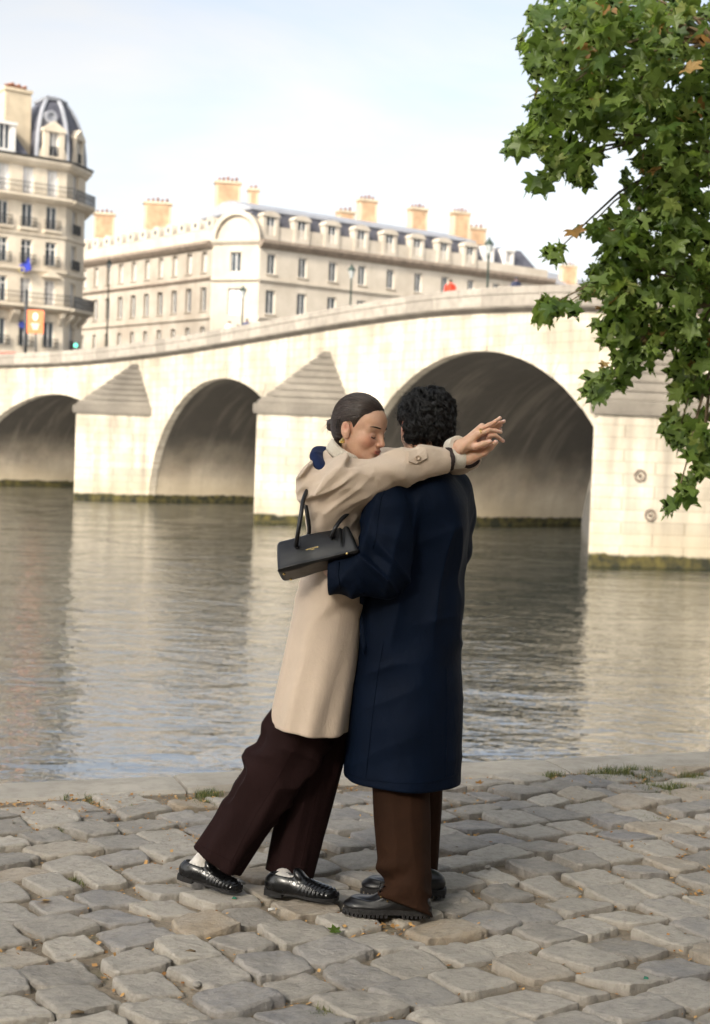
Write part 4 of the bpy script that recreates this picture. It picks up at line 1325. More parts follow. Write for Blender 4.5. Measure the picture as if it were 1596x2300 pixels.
# ================================================================== implicit modelling: one continuous skin per garment or body
def s_cone(p, a, b, ra, rb):
    a = np.asarray(a, float); b = np.asarray(b, float)
    ab = b - a; l2 = ab @ ab
    t = np.clip(((p - a) @ ab) / l2, 0, 1)
    q = p - a - t[:, None] * ab
    return np.sqrt((q * q).sum(1)) - (ra + (rb - ra) * t)
def s_ell(p, c, r, R=None):
    q = p - np.asarray(c, float)
    if R is not None: q = q @ R                       # columns of R are the axes
    r = np.asarray(r, float)
    k0 = np.sqrt(((q / r) ** 2).sum(1)); k1 = np.sqrt(((q / (r * r)) ** 2).sum(1))
    return np.where(k1 < 1e-9, -r.min(), k0 * (k0 - 1) / np.maximum(k1, 1e-9))
def smin(a, b, k):
    h = np.clip(0.5 + 0.5 * (b - a) / k, 0, 1)
    return b + (a - b) * h - k * h * (1 - h)
def smax(a, b, k): return -smin(-a, -b, k)
def chain(p, pts, rs, k=0.02):
    d = None
    for i in range(len(pts) - 1):
        e = s_cone(p, pts[i], pts[i + 1], rs[i], rs[i + 1])
        d = e if d is None else smin(d, e, k)
    return d
def s_box(p, c, h, R=None, r=0.0):
    q = p - np.asarray(c, float)
    if R is not None: q = q @ R
    q = np.abs(q) - (np.asarray(h, float) - r)
    return np.sqrt((np.maximum(q, 0) ** 2).sum(1)) + np.minimum(q.max(1), 0) - r

def polygonize(f, lo, hi, h, refine=2):
    """surface nets on a block-sparse grid; returns verts, quads"""
    B = 8
    lo = np.asarray(lo, float); hi = np.asarray(hi, float)
    nb = np.ceil((hi - lo) / (h * B)).astype(int)
    n = nb * B + 1
    bi = np.stack(np.meshgrid(*[np.arange(k) for k in nb], indexing='ij'), -1).reshape(-1, 3)
    cen = lo + (bi + 0.5) * B * h
    dc = f(cen)
    act = np.abs(dc) < B * h * 0.87 * 1.45 + 0.012
    D = np.empty(n, np.float32)
    full = np.where(dc < 0, -1.0, 1.0).reshape(nb)
    D[:-1, :-1, :-1] = np.repeat(np.repeat(np.repeat(full, B, 0), B, 1), B, 2)
    D[-1] = 1; D[:, -1] = 1; D[:, :, -1] = 1
    off = np.stack(np.meshgrid(*[np.arange(B)] * 3, indexing='ij'), -1).reshape(-1, 3)
    idx = (bi[act][:, None, :] * B + off[None]).reshape(-1, 3)
    CH = 400000
    for s in range(0, len(idx), CH):
        ii = idx[s:s + CH]
        D[ii[:, 0], ii[:, 1], ii[:, 2]] = f(lo + ii * h)
    S = D < 0
    c = [(0, 0, 0), (1, 0, 0), (0, 1, 0), (1, 1, 0), (0, 0, 1), (1, 0, 1), (0, 1, 1), (1, 1, 1)]
    sl = lambda o: tuple(slice(o[a], n[a] - 1 + o[a]) for a in range(3))
    cnt = np.zeros(n - 1, np.int8)
    for o in c: cnt += S[sl(o)]
    cell = np.argwhere((cnt > 0) & (cnt < 8))
    vid = np.full(n - 1, -1, np.int32)
    vid[cell[:, 0], cell[:, 1], cell[:, 2]] = np.arange(len(cell))
    val = np.stack([D[cell[:, 0] + o[0], cell[:, 1] + o[1], cell[:, 2] + o[2]] for o in c], 1)
    acc = np.zeros((len(cell), 3)); num = np.zeros(len(cell))
    C = np.array(c, float)
    for a in range(8):
        for b in range(a + 1, 8):
            if bin(a ^ b).count('1') != 1: continue
            va, vb = val[:, a], val[:, b]
            m = (va < 0) != (vb < 0)
            t = np.where(m, va / np.where(m, va - vb, 1), 0)
            acc += np.where(m[:, None], C[a] + (C[b] - C[a]) * t[:, None], 0); num += m
    V = lo + (cell + acc / num[:, None]) * h
    Q = []
    for ax in range(3):
        o = [0, 0, 0]; o[ax] = 1
        s0 = [slice(1, n[a] - 1) for a in range(3)]; s0[ax] = slice(0, n[ax] - 1)
        s1 = list(s0); s1[ax] = slice(1, n[ax])
        A, Bq = S[tuple(s0)], S[tuple(s1)]
        e = np.argwhere(A != Bq)
        if len(e) == 0: continue
        inside = A[e[:, 0], e[:, 1], e[:, 2]]
        for a in range(3):
            if a != ax: e[:, a] += 1
        b1, b2 = [a for a in range(3) if a != ax]
        def cid(d1, d2):
            g = e.copy(); g[:, b1] -= d1; g[:, b2] -= d2
            return vid[g[:, 0], g[:, 1], g[:, 2]]
        q = np.stack([cid(1, 1), cid(0, 1), cid(0, 0), cid(1, 0)], 1)
        flip = inside if ax != 1 else ~inside
        q[~flip] = q[~flip][:, ::-1]
        Q.append(q)
    Q = np.concatenate(Q)
    Q = Q[(Q >= 0).all(1)]
    for _ in range(refine):
        e = h * 0.4
        d = f(V)
        g = np.stack([f(V + np.eye(3)[a] * e) - f(V - np.eye(3)[a] * e) for a in range(3)], 1) / (2 * e)
        l2 = np.maximum((g * g).sum(1), 0.2)
        st = -(d / l2)[:, None] * g
        ln = np.sqrt((st * st).sum(1)); st *= np.minimum(1, 0.7 * h / np.maximum(ln, 1e-9))[:, None]
        V = V + st
    return V, Q

def sdf_obj(name, f, lo, hi, h, mat, parent=None, refine=2):
    V, Q = polygonize(f, lo, hi, h, refine)
    return add_obj(name, mesh_data(name, V, Q, True), mat, parent)

def set_attr(me, name, vals):
    a = me.attributes.new(name, 'FLOAT', 'POINT'); a.data.foreach_set('value', np.asarray(vals, np.float32))

def column(p, zs, cx, cy, rx, ry, power=2.0, rot=0.0):
    """elliptical column whose section changes with height"""
    z = p[:, 2]
    CX, CY, RX, RY = (np.interp(z, zs, a) for a in (cx, cy, rx, ry))
    x, y = p[:, 0] - CX, p[:, 1] - CY
    if rot is not None and not np.isscalar(rot): rot = np.interp(z, zs, rot)
    c, s = np.cos(rot), np.sin(rot)
    x, y = c * x + s * y, -s * x + c * y
    k = (np.abs(x / RX) ** power + np.abs(y / RY) ** power) ** (1 / power)
    th = np.arctan2(y / RY, x / RX)
    return (k - 1) * np.minimum(RX, RY), th

def wr(p, ax, fold, across, along=0.25, seed=0.0):
    """wrinkle field: ridges running along axis ax; fold = ridges per metre across"""
    ax = unit(ax); b = unit(across - ax * (np.asarray(across) @ ax)); c = np.cross(ax, b)
    q = np.stack([p @ ax * fold * along, p @ b * fold, p @ c * fold * 0.6], 1) + seed
    n = vnoise(q)
    return 1 - np.abs(n) * 2                            # creased ridges
def plane_cut(p, o, n): return (p - np.asarray(o)) @ unit(n)

def march_to(fn, x, y, Y0=4.3, n=110):
    """first point of a surface met along the sight line at frame position x, y (or the point passing closest to it)"""
    d = ray(x, y); d = d / np.linalg.norm(d); p = CAM + d * (Y0 / d[1])
    best, bp = 9.0, p
    for _ in range(n):
        s = float(fn(p[None])[0])
        if s < best: best, bp = s, p
        if s < .0007 or p[1] > Y0 + 1.3: break
        p = p + d * max(s * .7, .0006)
    return bp
# ================================================================== cloth, skin, leather
def cloth_mat(name, c, weave=900, var=0.12, sheen=0.25, rough=0.85, seam=None):
    m = NT(name)
    n = m.rng(m.noise(7, 4), .3, .7)
    col = m.mix(n, tuple(x * (1 - var) for x in c), tuple(x * (1 + var) for x in c))
    fine = m.rng(m.noise(weave, 2, .6), .35, .65)
    col = m.mix(m.math('MULTIPLY', fine, .22), col, tuple(x * .55 for x in c))
    m.color(col); m.rough(rough)
    m.b.inputs['Sheen Weight'].default_value = sheen
    m.b.inputs['Sheen Roughness'].default_value = .5
    m.b.inputs['Sheen Tint'].default_value = (*[min(1, x * 2 + .1) for x in c], 1)
    m.b.inputs['Specular IOR Level'].default_value = .25 if max(c) > .1 else .10
    m.bump(m.noise(weave, 2), .25, .0012)
    m.bump(m.noise(38, 4, .6), .22, .004)
    m.bump(m.noise(13, 4, .6, m.co(scale=(1, 1, .55)), 1.2), .35, .012)
    return m.m
cloth_mat('coat_beige', (0.62, 0.495, 0.385), var=.06, sheen=.15)
cloth_mat('coat_navy', (0.0016, 0.0056, 0.0165), var=.15, sheen=0.0, rough=.7)
cloth_mat('trouser_plum', (0.019, 0.0085, 0.0082), var=.15, sheen=0.0)
cloth_mat('trouser_brown', (0.027, 0.0120, 0.0062), var=.25, sheen=0.0)
cloth_mat('knit_white', (0.70, 0.64, 0.54), weave=300, var=.05)
cloth_mat('knit_navy', (0.012, 0.020, 0.060), weave=260, var=.2)
cloth_mat('lining_dark', (0.055, 0.042, 0.040), weave=200, var=.5)
cloth_mat('sock_white', (0.70, 0.66, 0.61), weave=400, var=.05)
def leather(name, c, rough, bump=.15, coat=0.0):
    m = NT(name)
    m.color(c); m.rough(m.rng(m.noise(25, 3), .3, .7, rough * .8, rough * 1.25))
    m.b.inputs['Specular IOR Level'].default_value = .5
    if coat: m.b.inputs['Coat Weight'].default_value = coat; m.b.inputs['Coat Roughness'].default_value = .12
    v = m.n('ShaderNodeTexVoronoi'); v.inputs['Scale'].default_value = 420; m.l(m.co(), v.inputs['Vector'])
    m.bump(v.outputs['Distance'], bump, .0012)
leather('leather_bag', (0.0045, 0.0045, 0.0055), .36)
leather('leather_patent', (0.0035, 0.0035, 0.004), .27, .03, .2)
leather('leather_shoe', (0.0050, 0.0046, 0.0050), .34, .25)
plain('rubber_sole', (0.013, 0.012, 0.012), .75, var=.3, scale=30, bump=.3, bscale=200)
plain('gold', (0.83, 0.60, 0.24), .22, 1.0, var=.05)
plain('button_pale', (0.48, 0.36, 0.26), .35, var=.1)
def skin_mat():
    m = NT('skin')
    base = m.mix(m.rng(m.noise(30, 4), .35, .65), (0.60, 0.355, 0.235), (0.68, 0.42, 0.29))
    base = m.mix(m.rng(m.noise(260, 2), .5, .8, 0, .25), base, (0.50, 0.24, 0.16))
    for nm, c, k in (('redness', (0.58, 0.16, 0.105), .75), ('lip', (0.42, 0.13, 0.10), .9), ('shade', (0.20, 0.10, 0.06), .8), ('nail', (0.72, 0.48, 0.40), .9), ('stubble', (0.26, 0.17, 0.12), .5)):
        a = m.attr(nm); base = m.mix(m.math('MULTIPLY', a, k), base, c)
    m.color(base); m.rough(.46)
    m.b.inputs['Subsurface Weight'].default_value = .25
    m.b.inputs['Subsurface Radius'].default_value = (1.0, .35, .18)
    m.b.inputs['Subsurface Scale'].default_value = .008
    m.b.inputs['Specular IOR Level'].default_value = .4
    m.bump(m.noise(420, 2), .12, .0006)
skin_mat()
def hair_mat(name, c0, c1, rough):
    m = NT(name)
    t = m.attr('tone')
    m.color(m.mix(t, c0, c1)); m.rough(rough)
    m.b.inputs['Specular IOR Level'].default_value = .55
    m.b.inputs['Anisotropic'].default_value = .4
hair_mat('hair_brown', (0.024, 0.014, 0.010), (0.058, 0.036, 0.025), .40)
hair_mat('hair_black', (0.0035, 0.0032, 0.0034), (0.011, 0.0100, 0.0105), .50)
plain('brow_hair', (0.022, 0.012, 0.008), .6)

def strands(name, paths, radii, mat, parent, tones, sides=4):
    """many hair strands as thin tubes in one mesh: paths (m, k, 3)"""
    P = np.asarray(paths, float); m, k, _ = P.shape
    T = np.gradient(P, axis=1); T /= np.maximum(np.linalg.norm(T, axis=2, keepdims=True), 1e-9)
    up = np.broadcast_to(np.array([.31, .2, .93]), T.shape)
    A = np.cross(T, up); A /= np.maximum(np.linalg.norm(A, axis=2, keepdims=True), 1e-6)
    Bv = np.cross(T, A)
    an = np.arange(sides) * 2 * np.pi / sides
    R = np.asarray(radii, float)
    R = R[None, :, None, None] if R.ndim == 1 else R[:, :, None, None]
    V = P[:, :, None, :] + R * (A[:, :, None, :] * np.cos(an)[None, None, :, None] + Bv[:, :, None, :] * np.sin(an)[None, None, :, None])
    V = V.reshape(-1, 3)
    mi, ki, si = np.meshgrid(np.arange(m), np.arange(k - 1), np.arange(sides), indexing='ij')
    b = (mi * k + ki) * sides
    F = np.stack([b + si, b + (si + 1) % sides, b + sides + (si + 1) % sides, b + sides + si], -1).reshape(-1, 4)
    me = mesh_data(name, V, F, True)
    set_attr(me, 'tone', np.repeat(np.asarray(tones, float), k * sides))
    return add_obj(name, me, mat, parent)

def basis(f, u):
    f = unit(f); l = unit(np.cross(u, f)); u = np.cross(f, l)
    return np.stack([f, l, u], 1)                      # columns: forward, left, up

# ================================================================== heads
def head_sdf(q, female=True):
    """q in head space: x forward, y left, z up; metres"""
    ya = np.abs(q[:, 1]); m = np.stack([q[:, 0], ya, q[:, 2]], 1)
    d = s_ell(q, (-.014, 0, .034), (.097, .076, .088))
    d = smin(d, s_ell(q, (.030, 0, -.028), (.060, .058, .080)), .03)
    d = smin(d, s_ell(q, (.040, 0, .040), (.055, .062, .052)), .02)
    d = smin(d, s_cone(m, (.000, .048, -.052), (.066, .010, -.098), .020, .017), .03)
    d = smin(d, s_ell(m, (.056, .040, -.026), (.026, .022, .024)), .022)
    d = smin(d, s_ell(q, (.072, 0, -.098), (.018, .019, .017)), .018)
    d = smin(d, s_cone(m, (.081, .010, .014), (.066, .046, .016), .011, .010), .016)
    d = smax(d, -s_ell(m, (.096, .033, -.006), (.016, .019, .013)), .014)
    d = smin(d, s_ell(m, (.0735, .032, -.007), (.0125, .0150, .0115)), .005)
    d = smin(d, s_cone(q, (.086, 0, .010), (.107, 0, -.034), .0075, .0095), .012)
    d = smin(d, s_ell(m, (.097, .0115, -.039), (.0105, .0075, .0075)), .006)
    d = smax(d, -s_ell(m, (.1035, .0065, -.0465), (.0045, .0035, .004)), .002)
    d = smin(d, s_ell(q, (.082, 0, -.064), (.016, .026, .016)), .014)
    d = smin(d, s_ell(q, (.0945, 0, -.0610), (.0062, .021, .0048)), .004)
    d = smin(d, s_ell(q, (.0925, 0, -.0705), (.0068, .018, .0055)), .004)
    d = smax(d, -s_ell(q, (.1005, 0, -.0657), (.0045, .021, .0014)), .002)
    # ear
    e = q - np.array([-.008, 0, -.006]); ee = np.stack([e[:, 0] + .25 * e[:, 2] * 0, np.abs(e[:, 1]), e[:, 2]], 1)
    tilt = np.radians(12); ex = ee[:, 0] * np.cos(tilt) + ee[:, 2] * np.sin(tilt); ez = -ee[:, 0] * np.sin(tilt) + ee[:, 2] * np.cos(tilt)
    ea = np.stack([ex, ee[:, 1], ez], 1)
    ear = s_ell(ea, (-.006, .079, .0), (.0185, .0085, .0315))
    ear = smax(ear, -s_ell(ea, (-.001, .090, .006), (.0105, .0085, .018)), .004)
    ear = smin(ear, s_ell(ea, (.007, .077, -.006), (.005, .006, .008)), .004)
    ear = smin(ear, s_ell(ea, (.000, .077, -.026), (.009, .006, .010)), .006)
    return smin(d, ear, .005)

def hand_sdf(p, wrist, knuckles, fingers, thumb, r=.0082, palm_r=.0125, fore=None, fr=.026):
    """palm as fused metacarpals; fingers and thumb are chains of points"""
    d = None
    w = np.asarray(wrist)
    prev = None
    for k in knuckles:
        k = np.asarray(k)
        base = w + (k - np.mean(knuckles, axis=0)) * .62
        e = s_cone(p, base, k, .0145, palm_r * .92)
        d = e if d is None else smin(d, e, .014)
    for f in fingers:
        n = len(f); rs = np.linspace(r * 1.06, r * .74, n)
        d = smin(d, chain(p, f, rs, .004), .006)
    if thumb is not None:
        n = len(thumb); rs = np.concatenate([[.0155], np.linspace(.0115, .0088, n - 1)])
        d = smin(d, chain(p, thumb, rs, .006), .009)
    if fore is not None:
        d = smin(d, s_cone(p, w, fore, .0225, fr), .02)
    return d

# ================================================================== the woman in the beige coat
PX = lambda Y: Y / FPX                                 # metres per frame unit at depth Y
def sections(rows, Yc):
    """rows (y, xl, xr, ry[, Yc]) in frame units -> arrays for column()"""
    out = []
    for r in rows:
        y, xl, xr, ry = r[:4]; yc = r[4] if len(r) > 4 else Yc
        c = at((xl + xr) / 2, y, yc)
        out.append((c[2], c[0], c[1], (xr - xl) / 2 * PX(yc), ry))
    out.sort()
    A = np.array(out); z = np.linspace(A[0, 0], A[-1, 0], 120); step = z[1] - z[0]
    k = np.arange(-12, 13) * step; w = np.exp(-(k / .030) ** 2); w /= w.sum()
    res = [z]
    for j in range(1, 5):
        v = np.interp(z, A[:, 0], A[:, j]); v = np.convolve(np.pad(v, 12, mode='reflect', reflect_type='odd'), w, 'valid'); res.append(v)
    return res

def woman():
    W = empty('person', at(690, 2015, 4.92)); W.location.z = 0.0
    tag(W, 'woman in beige coat and plum trousers with arms around the man', 'person')
    # ------------------------------------------------ coat
    ZS, CX, CY, RX, RY = sections([(1030, 738, 782, .07), (1048, 716, 800, .14), (1070, 697, 806, .185), (1110, 690, 812, .195), (1150, 696, 814, .18), (1195, 704, 826, .165), (1250, 700, 828, .168), (1300, 684, 826, .178), (1340, 668, 824, .188), (1450, 641, 816, .205), (1540, 622, 804, .215), (1640, 600, 788, .225), (1700, 588, 778, .23)], 4.94)
    arm = [at(728, 1092, 4.81), at(775, 1082, 4.775), at(820, 1079, 4.765), at(862, 1066, 4.76), at(905, 1050, 4.765), at(960, 1036, 4.785), at(1018, 1032, 4.81)]
    arr = [.068, .067, .061, .055, .0505, .047, .0425]
    larm = [at(770, 1075, 5.07), at(860, 1050, 5.16), at(940, 1040, 5.14), at(1000, 1033, 5.02), at(1030, 1030, 4.93), at(1062, 1024, 4.87)]
    larr = [.075, .065, .058, .052, .047, .045]
    hemL, hemR = at(603, 1622, 4.92), at(772, 1660, 4.75)
    slope = (hemR[2] - hemL[2]) / (hemR[0] - hemL[0])
    cutR = (at(1006, 1031, 4.80), arm[-1] - arm[-2])
    cl_n = unit(at(1080, 1012, 4.80) - at(1020, 1034, 4.95)); cutL = (at(1050, 1022, 4.87), cl_n)
    aax = unit(arm[3] - arm[0]); ctop = at(760, 1040, 4.94)[2]
    def f(p):
        d, th = column(p, ZS, CX, CY, RX, RY, 2.15)
        d = smax(d, p[:, 2] - ctop, .04)
        z = p[:, 2]
        low = np.clip((1.02 - z) / .55, 0, 1)
        d = d - low * (.010 * vnoise(np.stack([np.cos(th) * 2.3, np.sin(th) * 2.3, z * .9], 1) + 3.3) + .006 * np.cos(th * 9 + 1.2 * vnoise(np.stack([z * 2, th * 0, th * 0], 1))))
        mid = np.exp(-((z - 1.13) / .10) ** 2)
        d = d - mid * .015 * wr(p, (.6, .1, .5), 16, (.2, .3, -1), .35, 4.1)
        # near sleeve with slack under the arm
        s = chain(p, arm, arr, .03)
        s = smin(s, s_cone(p, at(752, 1112, 4.80), at(722, 1165, 4.84), .066, .052), .06)
        s = smin(s, s_cone(p, at(800, 1085, 4.77), at(745, 1150, 4.81), .052, .045), .06)
        up = np.clip((at(900, 1040, 4.77)[0] - p[:, 0]) / .25, 0, 1)
        w1 = wr(p, (-.62, .1, -.75), 13, (.75, .2, -.62), .22, 1.7)
        s = s - .0200 * up * np.clip(w1, -.5, 1) - .010 * up * np.clip(wr(p, (-.70, .1, -.55), 22, (.6, .2, -.75), .2, 9.3), -.3, 1) - .0028 * wr(p, aax, 26, (0, .3, 1), .3, 8.0)
        fw = np.exp(-((p[:, 0] - at(890, 1040, 4.77)[0]) / .09) ** 2)
        s = s - fw * .013 * wr(p, (.80, .2, -.45), 22, (.8, 0, .5), .3, 2.2)
        s = smax(s, plane_cut(p, *cutR), .006)
        d = smin(d, s, .035)
        s2 = chain(p, larm, larr, .03) - .003 * wr(p, (1, 0, .2), 18, (0, .3, 1), .3, 5.0)
        s2 = smax(s2, plane_cut(p, *cutL), .006)
        d = smin(d, s2, .03)
        d = smax(d, (hemL[2] + slope * (p[:, 0] - hemL[0])) - z + .004 * np.sin(p[:, 0] * 23), .006)
        return d
    lo = np.array([hemL[0] - .05, 4.62, hemR[2] - .03]); hi = np.array([at(1080, 1000, 4.8)[0] + .06, 5.3, at(760, 985, 4.9)[2]])
    coat = sdf_obj('coat', f, lo, hi, .0058, MATS['coat_beige'], W)
    # cuffs: dark lining edge, cream knit cuff
    ax = unit(arm[-1] - arm[-2]); c0 = at(1007, 1031, 4.801)
    def ring(name, c, a, r0, r1, l0, l1, mat, parent, h=.0035, wob=0.0):
        a = unit(a)
        def g(p):
            q = p - c; t = q @ a; rr = np.sqrt(np.maximum((q * q).sum(1) - t * t, 0))
            d = np.maximum(np.abs(rr - (r0 + r1) / 2) - (r1 - r0) / 2, np.maximum(l0 - t, t - l1)) - .0015
            return d - wob * vnoise(p * 60)
        m = max(abs(l0), abs(l1)) + r1 + .01
        return sdf_obj(name, g, c - m, c + m, h, mat, parent, 1)
    ring('sleeve_lining', c0, ax, .030, .0385, -.01, .009, MATS['lining_dark'], coat, wob=.002)
    ring('sweater_cuff', c0, ax, .016, .0335, 0, .052, MATS['knit_white'], W)
    ca = cutL[1]; ring('sleeve_lining', cutL[0], ca, .036, .0445, -.01, .010, MATS['lining_dark'], coat, wob=.002)
    wL = at(1036, 1000, 4.795); ring('sweater_cuff', at(1026, 1003, 4.83), unit(wL + np.array([.01, -.01, .004]) - at(1018, 1008, 4.86)), .020, .0335, -.03, .014, MATS['knit_white'], W)
    # sleeve tab with its button
    tb = [(918, 1013), (938, 1010), (957, 1008), (960, 1020), (960, 1030), (948, 1036), (935, 1042), (918, 1037), (917, 1025)]
    tn = np.array([0, -1, .15])
    srf = [march_to(f, x, y) for x, y in tb]; ctr_ = march_to(f, 938, 1024)
    mb = MB(); top_ = [p + unit(tn) * .0075 for p in srf]; cc_ = ctr_ + unit(tn) * .0085
    mb.hexa([p - unit(tn) * .004 for p in srf], top_); mb.f.pop(1)
    k_ = len(mb.v); mb.v.append(list(cc_)); n_ = len(srf)
    for i in range(n_): mb.f.append([n_ + i, n_ + (i + 1) % n_, k_])
    mb.build('sleeve_tab', MATS['coat_beige'], coat)
    bc = march_to(f, 939, 1028) + np.array([0, -.0125, 0]); mb = MB()
    mb.loft([[bc + np.array([r * math.cos(t), -o, r * math.sin(t)]) for t in np.linspace(0, 2 * math.pi, 15)[:-1]] for r, o in ((.0088, -.005), (.0088, .002), (.0066, .0034), (.006, .0015))]); mb.build('button', MATS['button_pale'], coat, True)
    # collar, navy sweater over the shoulders, ribbed turtleneck
    nb = at(784, 1048, 4.92); hc = at(810, 964, 4.90); na = unit(at(800, 990, 4.90) - at(765, 1050, 4.925))
    cb = basis(np.cross([0, 1, 0], na), na)             # x right in the picture, z along the neck
    def collar(p):
        q = (p - at(762, 1046, 4.925)) @ cb
        h = q[:, 2]
        r = .078 - .42 * h
        k = np.sqrt((q[:, 0] * 1.08) ** 2 + (q[:, 1] * .84) ** 2)
        d = np.abs(k - r) - .0055
        d = smax(d, h - .026 + .10 * q[:, 0], .004)
        d = smax(d, -.020 - h + .1 * q[:, 0], .004)
        return d - .002 * vnoise(p * 25)
    c = at(768, 1040, 4.92)
    sdf_obj('collar', collar, c - .15, c + .15, .004, MATS['coat_beige'], coat)
    def scarf(p):
        q = (p - at(756, 1052, 4.905)) @ cb
        k = np.sqrt((q[:, 0] * 1.0) ** 2 + (q[:, 1] * .70) ** 2)
        d = np.sqrt(((k - .082) * .75) ** 2 + ((q[:, 2] + .004 + .16 * q[:, 0]) * 1.05) ** 2) - .0180
        d = smax(d, q[:, 0] - .055, .02)
        return d - .0035 * wr(p, (.3, .9, 0), 26, (1, 0, -.4), .3, 2.0)
    sdf_obj('navy_knit', scarf, c - .22, c + .22, .0045, MATS['knit_navy'], W)
    def turtle(p):
        q = (p - at(777, 1017, 4.91)) @ cb
        th = np.arctan2(q[:, 1], q[:, 0]); k = np.sqrt(q[:, 0] ** 2 + (q[:, 1] * .93) ** 2)
        d = np.sqrt((k - .058) ** 2 + (np.maximum(np.abs(q[:, 2]) - .012, 0)) ** 2) - .0095
        return d - .0015 * np.cos(th * 58)
    c = at(778, 1022, 4.91)
    sdf_obj('turtleneck', turtle, c - .1, c + .1, .0026, MATS['knit_white'], W)
    # ------------------------------------------------ body: head, neck, trunk, hands
    Sc = .93
    fwd = np.array([.85 * math.cos(.20), -.53 * math.cos(.20), -math.sin(.20)])
    HB = basis(fwd, np.array([.05, 0, 1.0]))
    zt = lambda zx, zy, Y: at(988.4 + zx / 9.473, 909.8 + zy / 9.473, Y)
    # upper (left) hand with ring, palm towards the river
    h1 = dict(wrist=zt(470, 880, 4.80), knuckles=[zt(800, 640, 4.765), zt(830, 530, 4.785), zt(880, 480, 4.805), zt(900, 455, 4.825)],
              fingers=[[zt(800, 640, 4.765), zt(1050, 535, 4.752), zt(1190, 548, 4.756), zt(1300, 572, 4.760)],
                       [zt(830, 530, 4.785), zt(1060, 420, 4.785), zt(1180, 355, 4.785), zt(1280, 275, 4.785)],
                       [zt(880, 490, 4.805), zt(1130, 450, 4.81), zt(1270, 385, 4.81), zt(1368, 345, 4.81)],
                       [zt(900, 480, 4.825), zt(1110, 500, 4.83), zt(1215, 470, 4.83), zt(1300, 430, 4.83)]],
              thumb=[zt(600, 860, 4.785), zt(760, 880, 4.765), zt(920, 830, 4.755), zt(1060, 780, 4.75)], fore=zt(300, 960, 4.85))
    # lower (right) hand, crossing behind it
    h2 = dict(wrist=zt(590, 1100, 4.815), knuckles=[zt(960, 880, 4.80), zt(930, 800, 4.815), zt(900, 740, 4.835), zt(860, 700, 4.85)],
              fingers=[[zt(960, 860, 4.805), zt(1070, 660, 4.80), zt(1180, 640, 4.80), zt(1350, 765, 4.795)],
                       [zt(930, 800, 4.82), zt(1060, 640, 4.83), zt(1180, 560, 4.835), zt(1290, 520, 4.84)],
                       [zt(900, 740, 4.84), zt(1000, 620, 4.845), zt(1080, 560, 4.85), zt(1180, 520, 4.855)],
                       [zt(860, 710, 4.855), zt(940, 620, 4.86), zt(1010, 570, 4.86), zt(1080, 540, 4.86)]],
              thumb=[zt(720, 1110, 4.80), zt(950, 1010, 4.785), zt(1080, 900, 4.78), zt(1190, 790, 4.775)], fore=zt(330, 1140, 4.81))
    def body(p):
        q = (p - hc) @ HB / Sc
        d = head_sdf(q) * Sc
        d = smin(d, s_cone(p, hc + HB @ np.array([-.012, 0, -.045]), nb + np.array([.0, 0, -.03]), .044, .050), .025)
        return d
    V, Q = polygonize(body, hc - .2, hc + .17, .0024, 2)
    Vh, Qh = [V], [Q]
    off = len(V)
    for hd in (h1, h2):
        c = np.mean([hd['wrist'], hd['fingers'][1][2]], axis=0)
        g = lambda p, hd=hd: hand_sdf(p, hd['wrist'], hd['knuckles'], hd['fingers'], hd['thumb'], fore=hd['fore'])
        v, q_ = polygonize(g, c - .13, c + .13, .0020, 2)
        Vh.append(v); Qh.append(q_ + off); off += len(v)
    # trunk, arms and legs inside the clothes
    def trunk(p):
        d = chain(p, [nb + np.array([0, 0, -.03]), at(750, 1150, 4.94), at(742, 1300, 4.94), at(725, 1450, 4.94)], [.05, .075, .075, .08], .05)
        d = smin(d, chain(p, [at(740, 1085, 4.83), at(862, 1052, 4.765), at(1010, 1031, 4.805), h2['wrist']], [.045, .036, .026, .022], .02), .03)
        d = smin(d, chain(p, [at(775, 1080, 5.05), at(940, 1040, 5.13), at(1010, 1020, 4.95), h1['wrist']], [.045, .034, .026, .022], .02), .03)
        d = smin(d, chain(p, [at(715, 1480, 4.89), at(590, 1750, 4.88), at(470, 1930, 4.885)], [.07, .045, .028], .02), .03)
        d = smin(d, chain(p, [at(745, 1480, 4.98), at(705, 1750, 4.96), at(655, 1960, 4.95)], [.07, .045, .028], .02), .03)
        return d
    v, q_ = polygonize(trunk, at(440, 1960, 4.9) - np.array([.1, .3, .1]), at(1060, 960, 4.9) + np.array([.1, .4, .1]), .014, 1)
    Vh.append(v); Qh.append(q_ + off)
    V = np.concatenate(Vh); me = mesh_data('body', V, np.concatenate(Qh), True)
    q = (V - hc) @ HB / Sc; ya = np.abs(q[:, 1]); isface = np.linalg.norm(q, axis=1) < .2
    gs = lambda c, r: np.exp(-((q[:, 0] - c[0]) ** 2 + (ya - c[1]) ** 2 + (q[:, 2] - c[2]) ** 2) / r ** 2) * isface
    set_attr(me, 'redness', np.clip(gs((.072, .044, -.030), .024) * .6 + gs((.105, 0, -.038), .012) * .5 + gs((-.01, .085, .004), .02) * .55, 0, 1))
    set_attr(me, 'lip', np.clip(1.6 * np.exp(-((q[:, 2] + .066) / .0085) ** 4 - (ya / .021) ** 4) * (q[:, 0] > .082) * isface, 0, 1))
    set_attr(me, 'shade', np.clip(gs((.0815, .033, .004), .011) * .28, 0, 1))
    nail = np.zeros(len(V))
    for hd in (h1, h2):
        for fg in hd['fingers'] + [hd['thumb']]:
            n_ = np.array(fg[-1]) + np.array([0, -.006, .004]); nail = np.maximum(nail, np.exp(-(((V - n_) ** 2).sum(1)) / .0062 ** 2))
    set_attr(me, 'nail', np.clip(nail * 1.3, 0, 1)); set_attr(me, 'stubble', np.zeros(len(V)))
    body_o = add_obj('body', me, MATS['skin'], W)
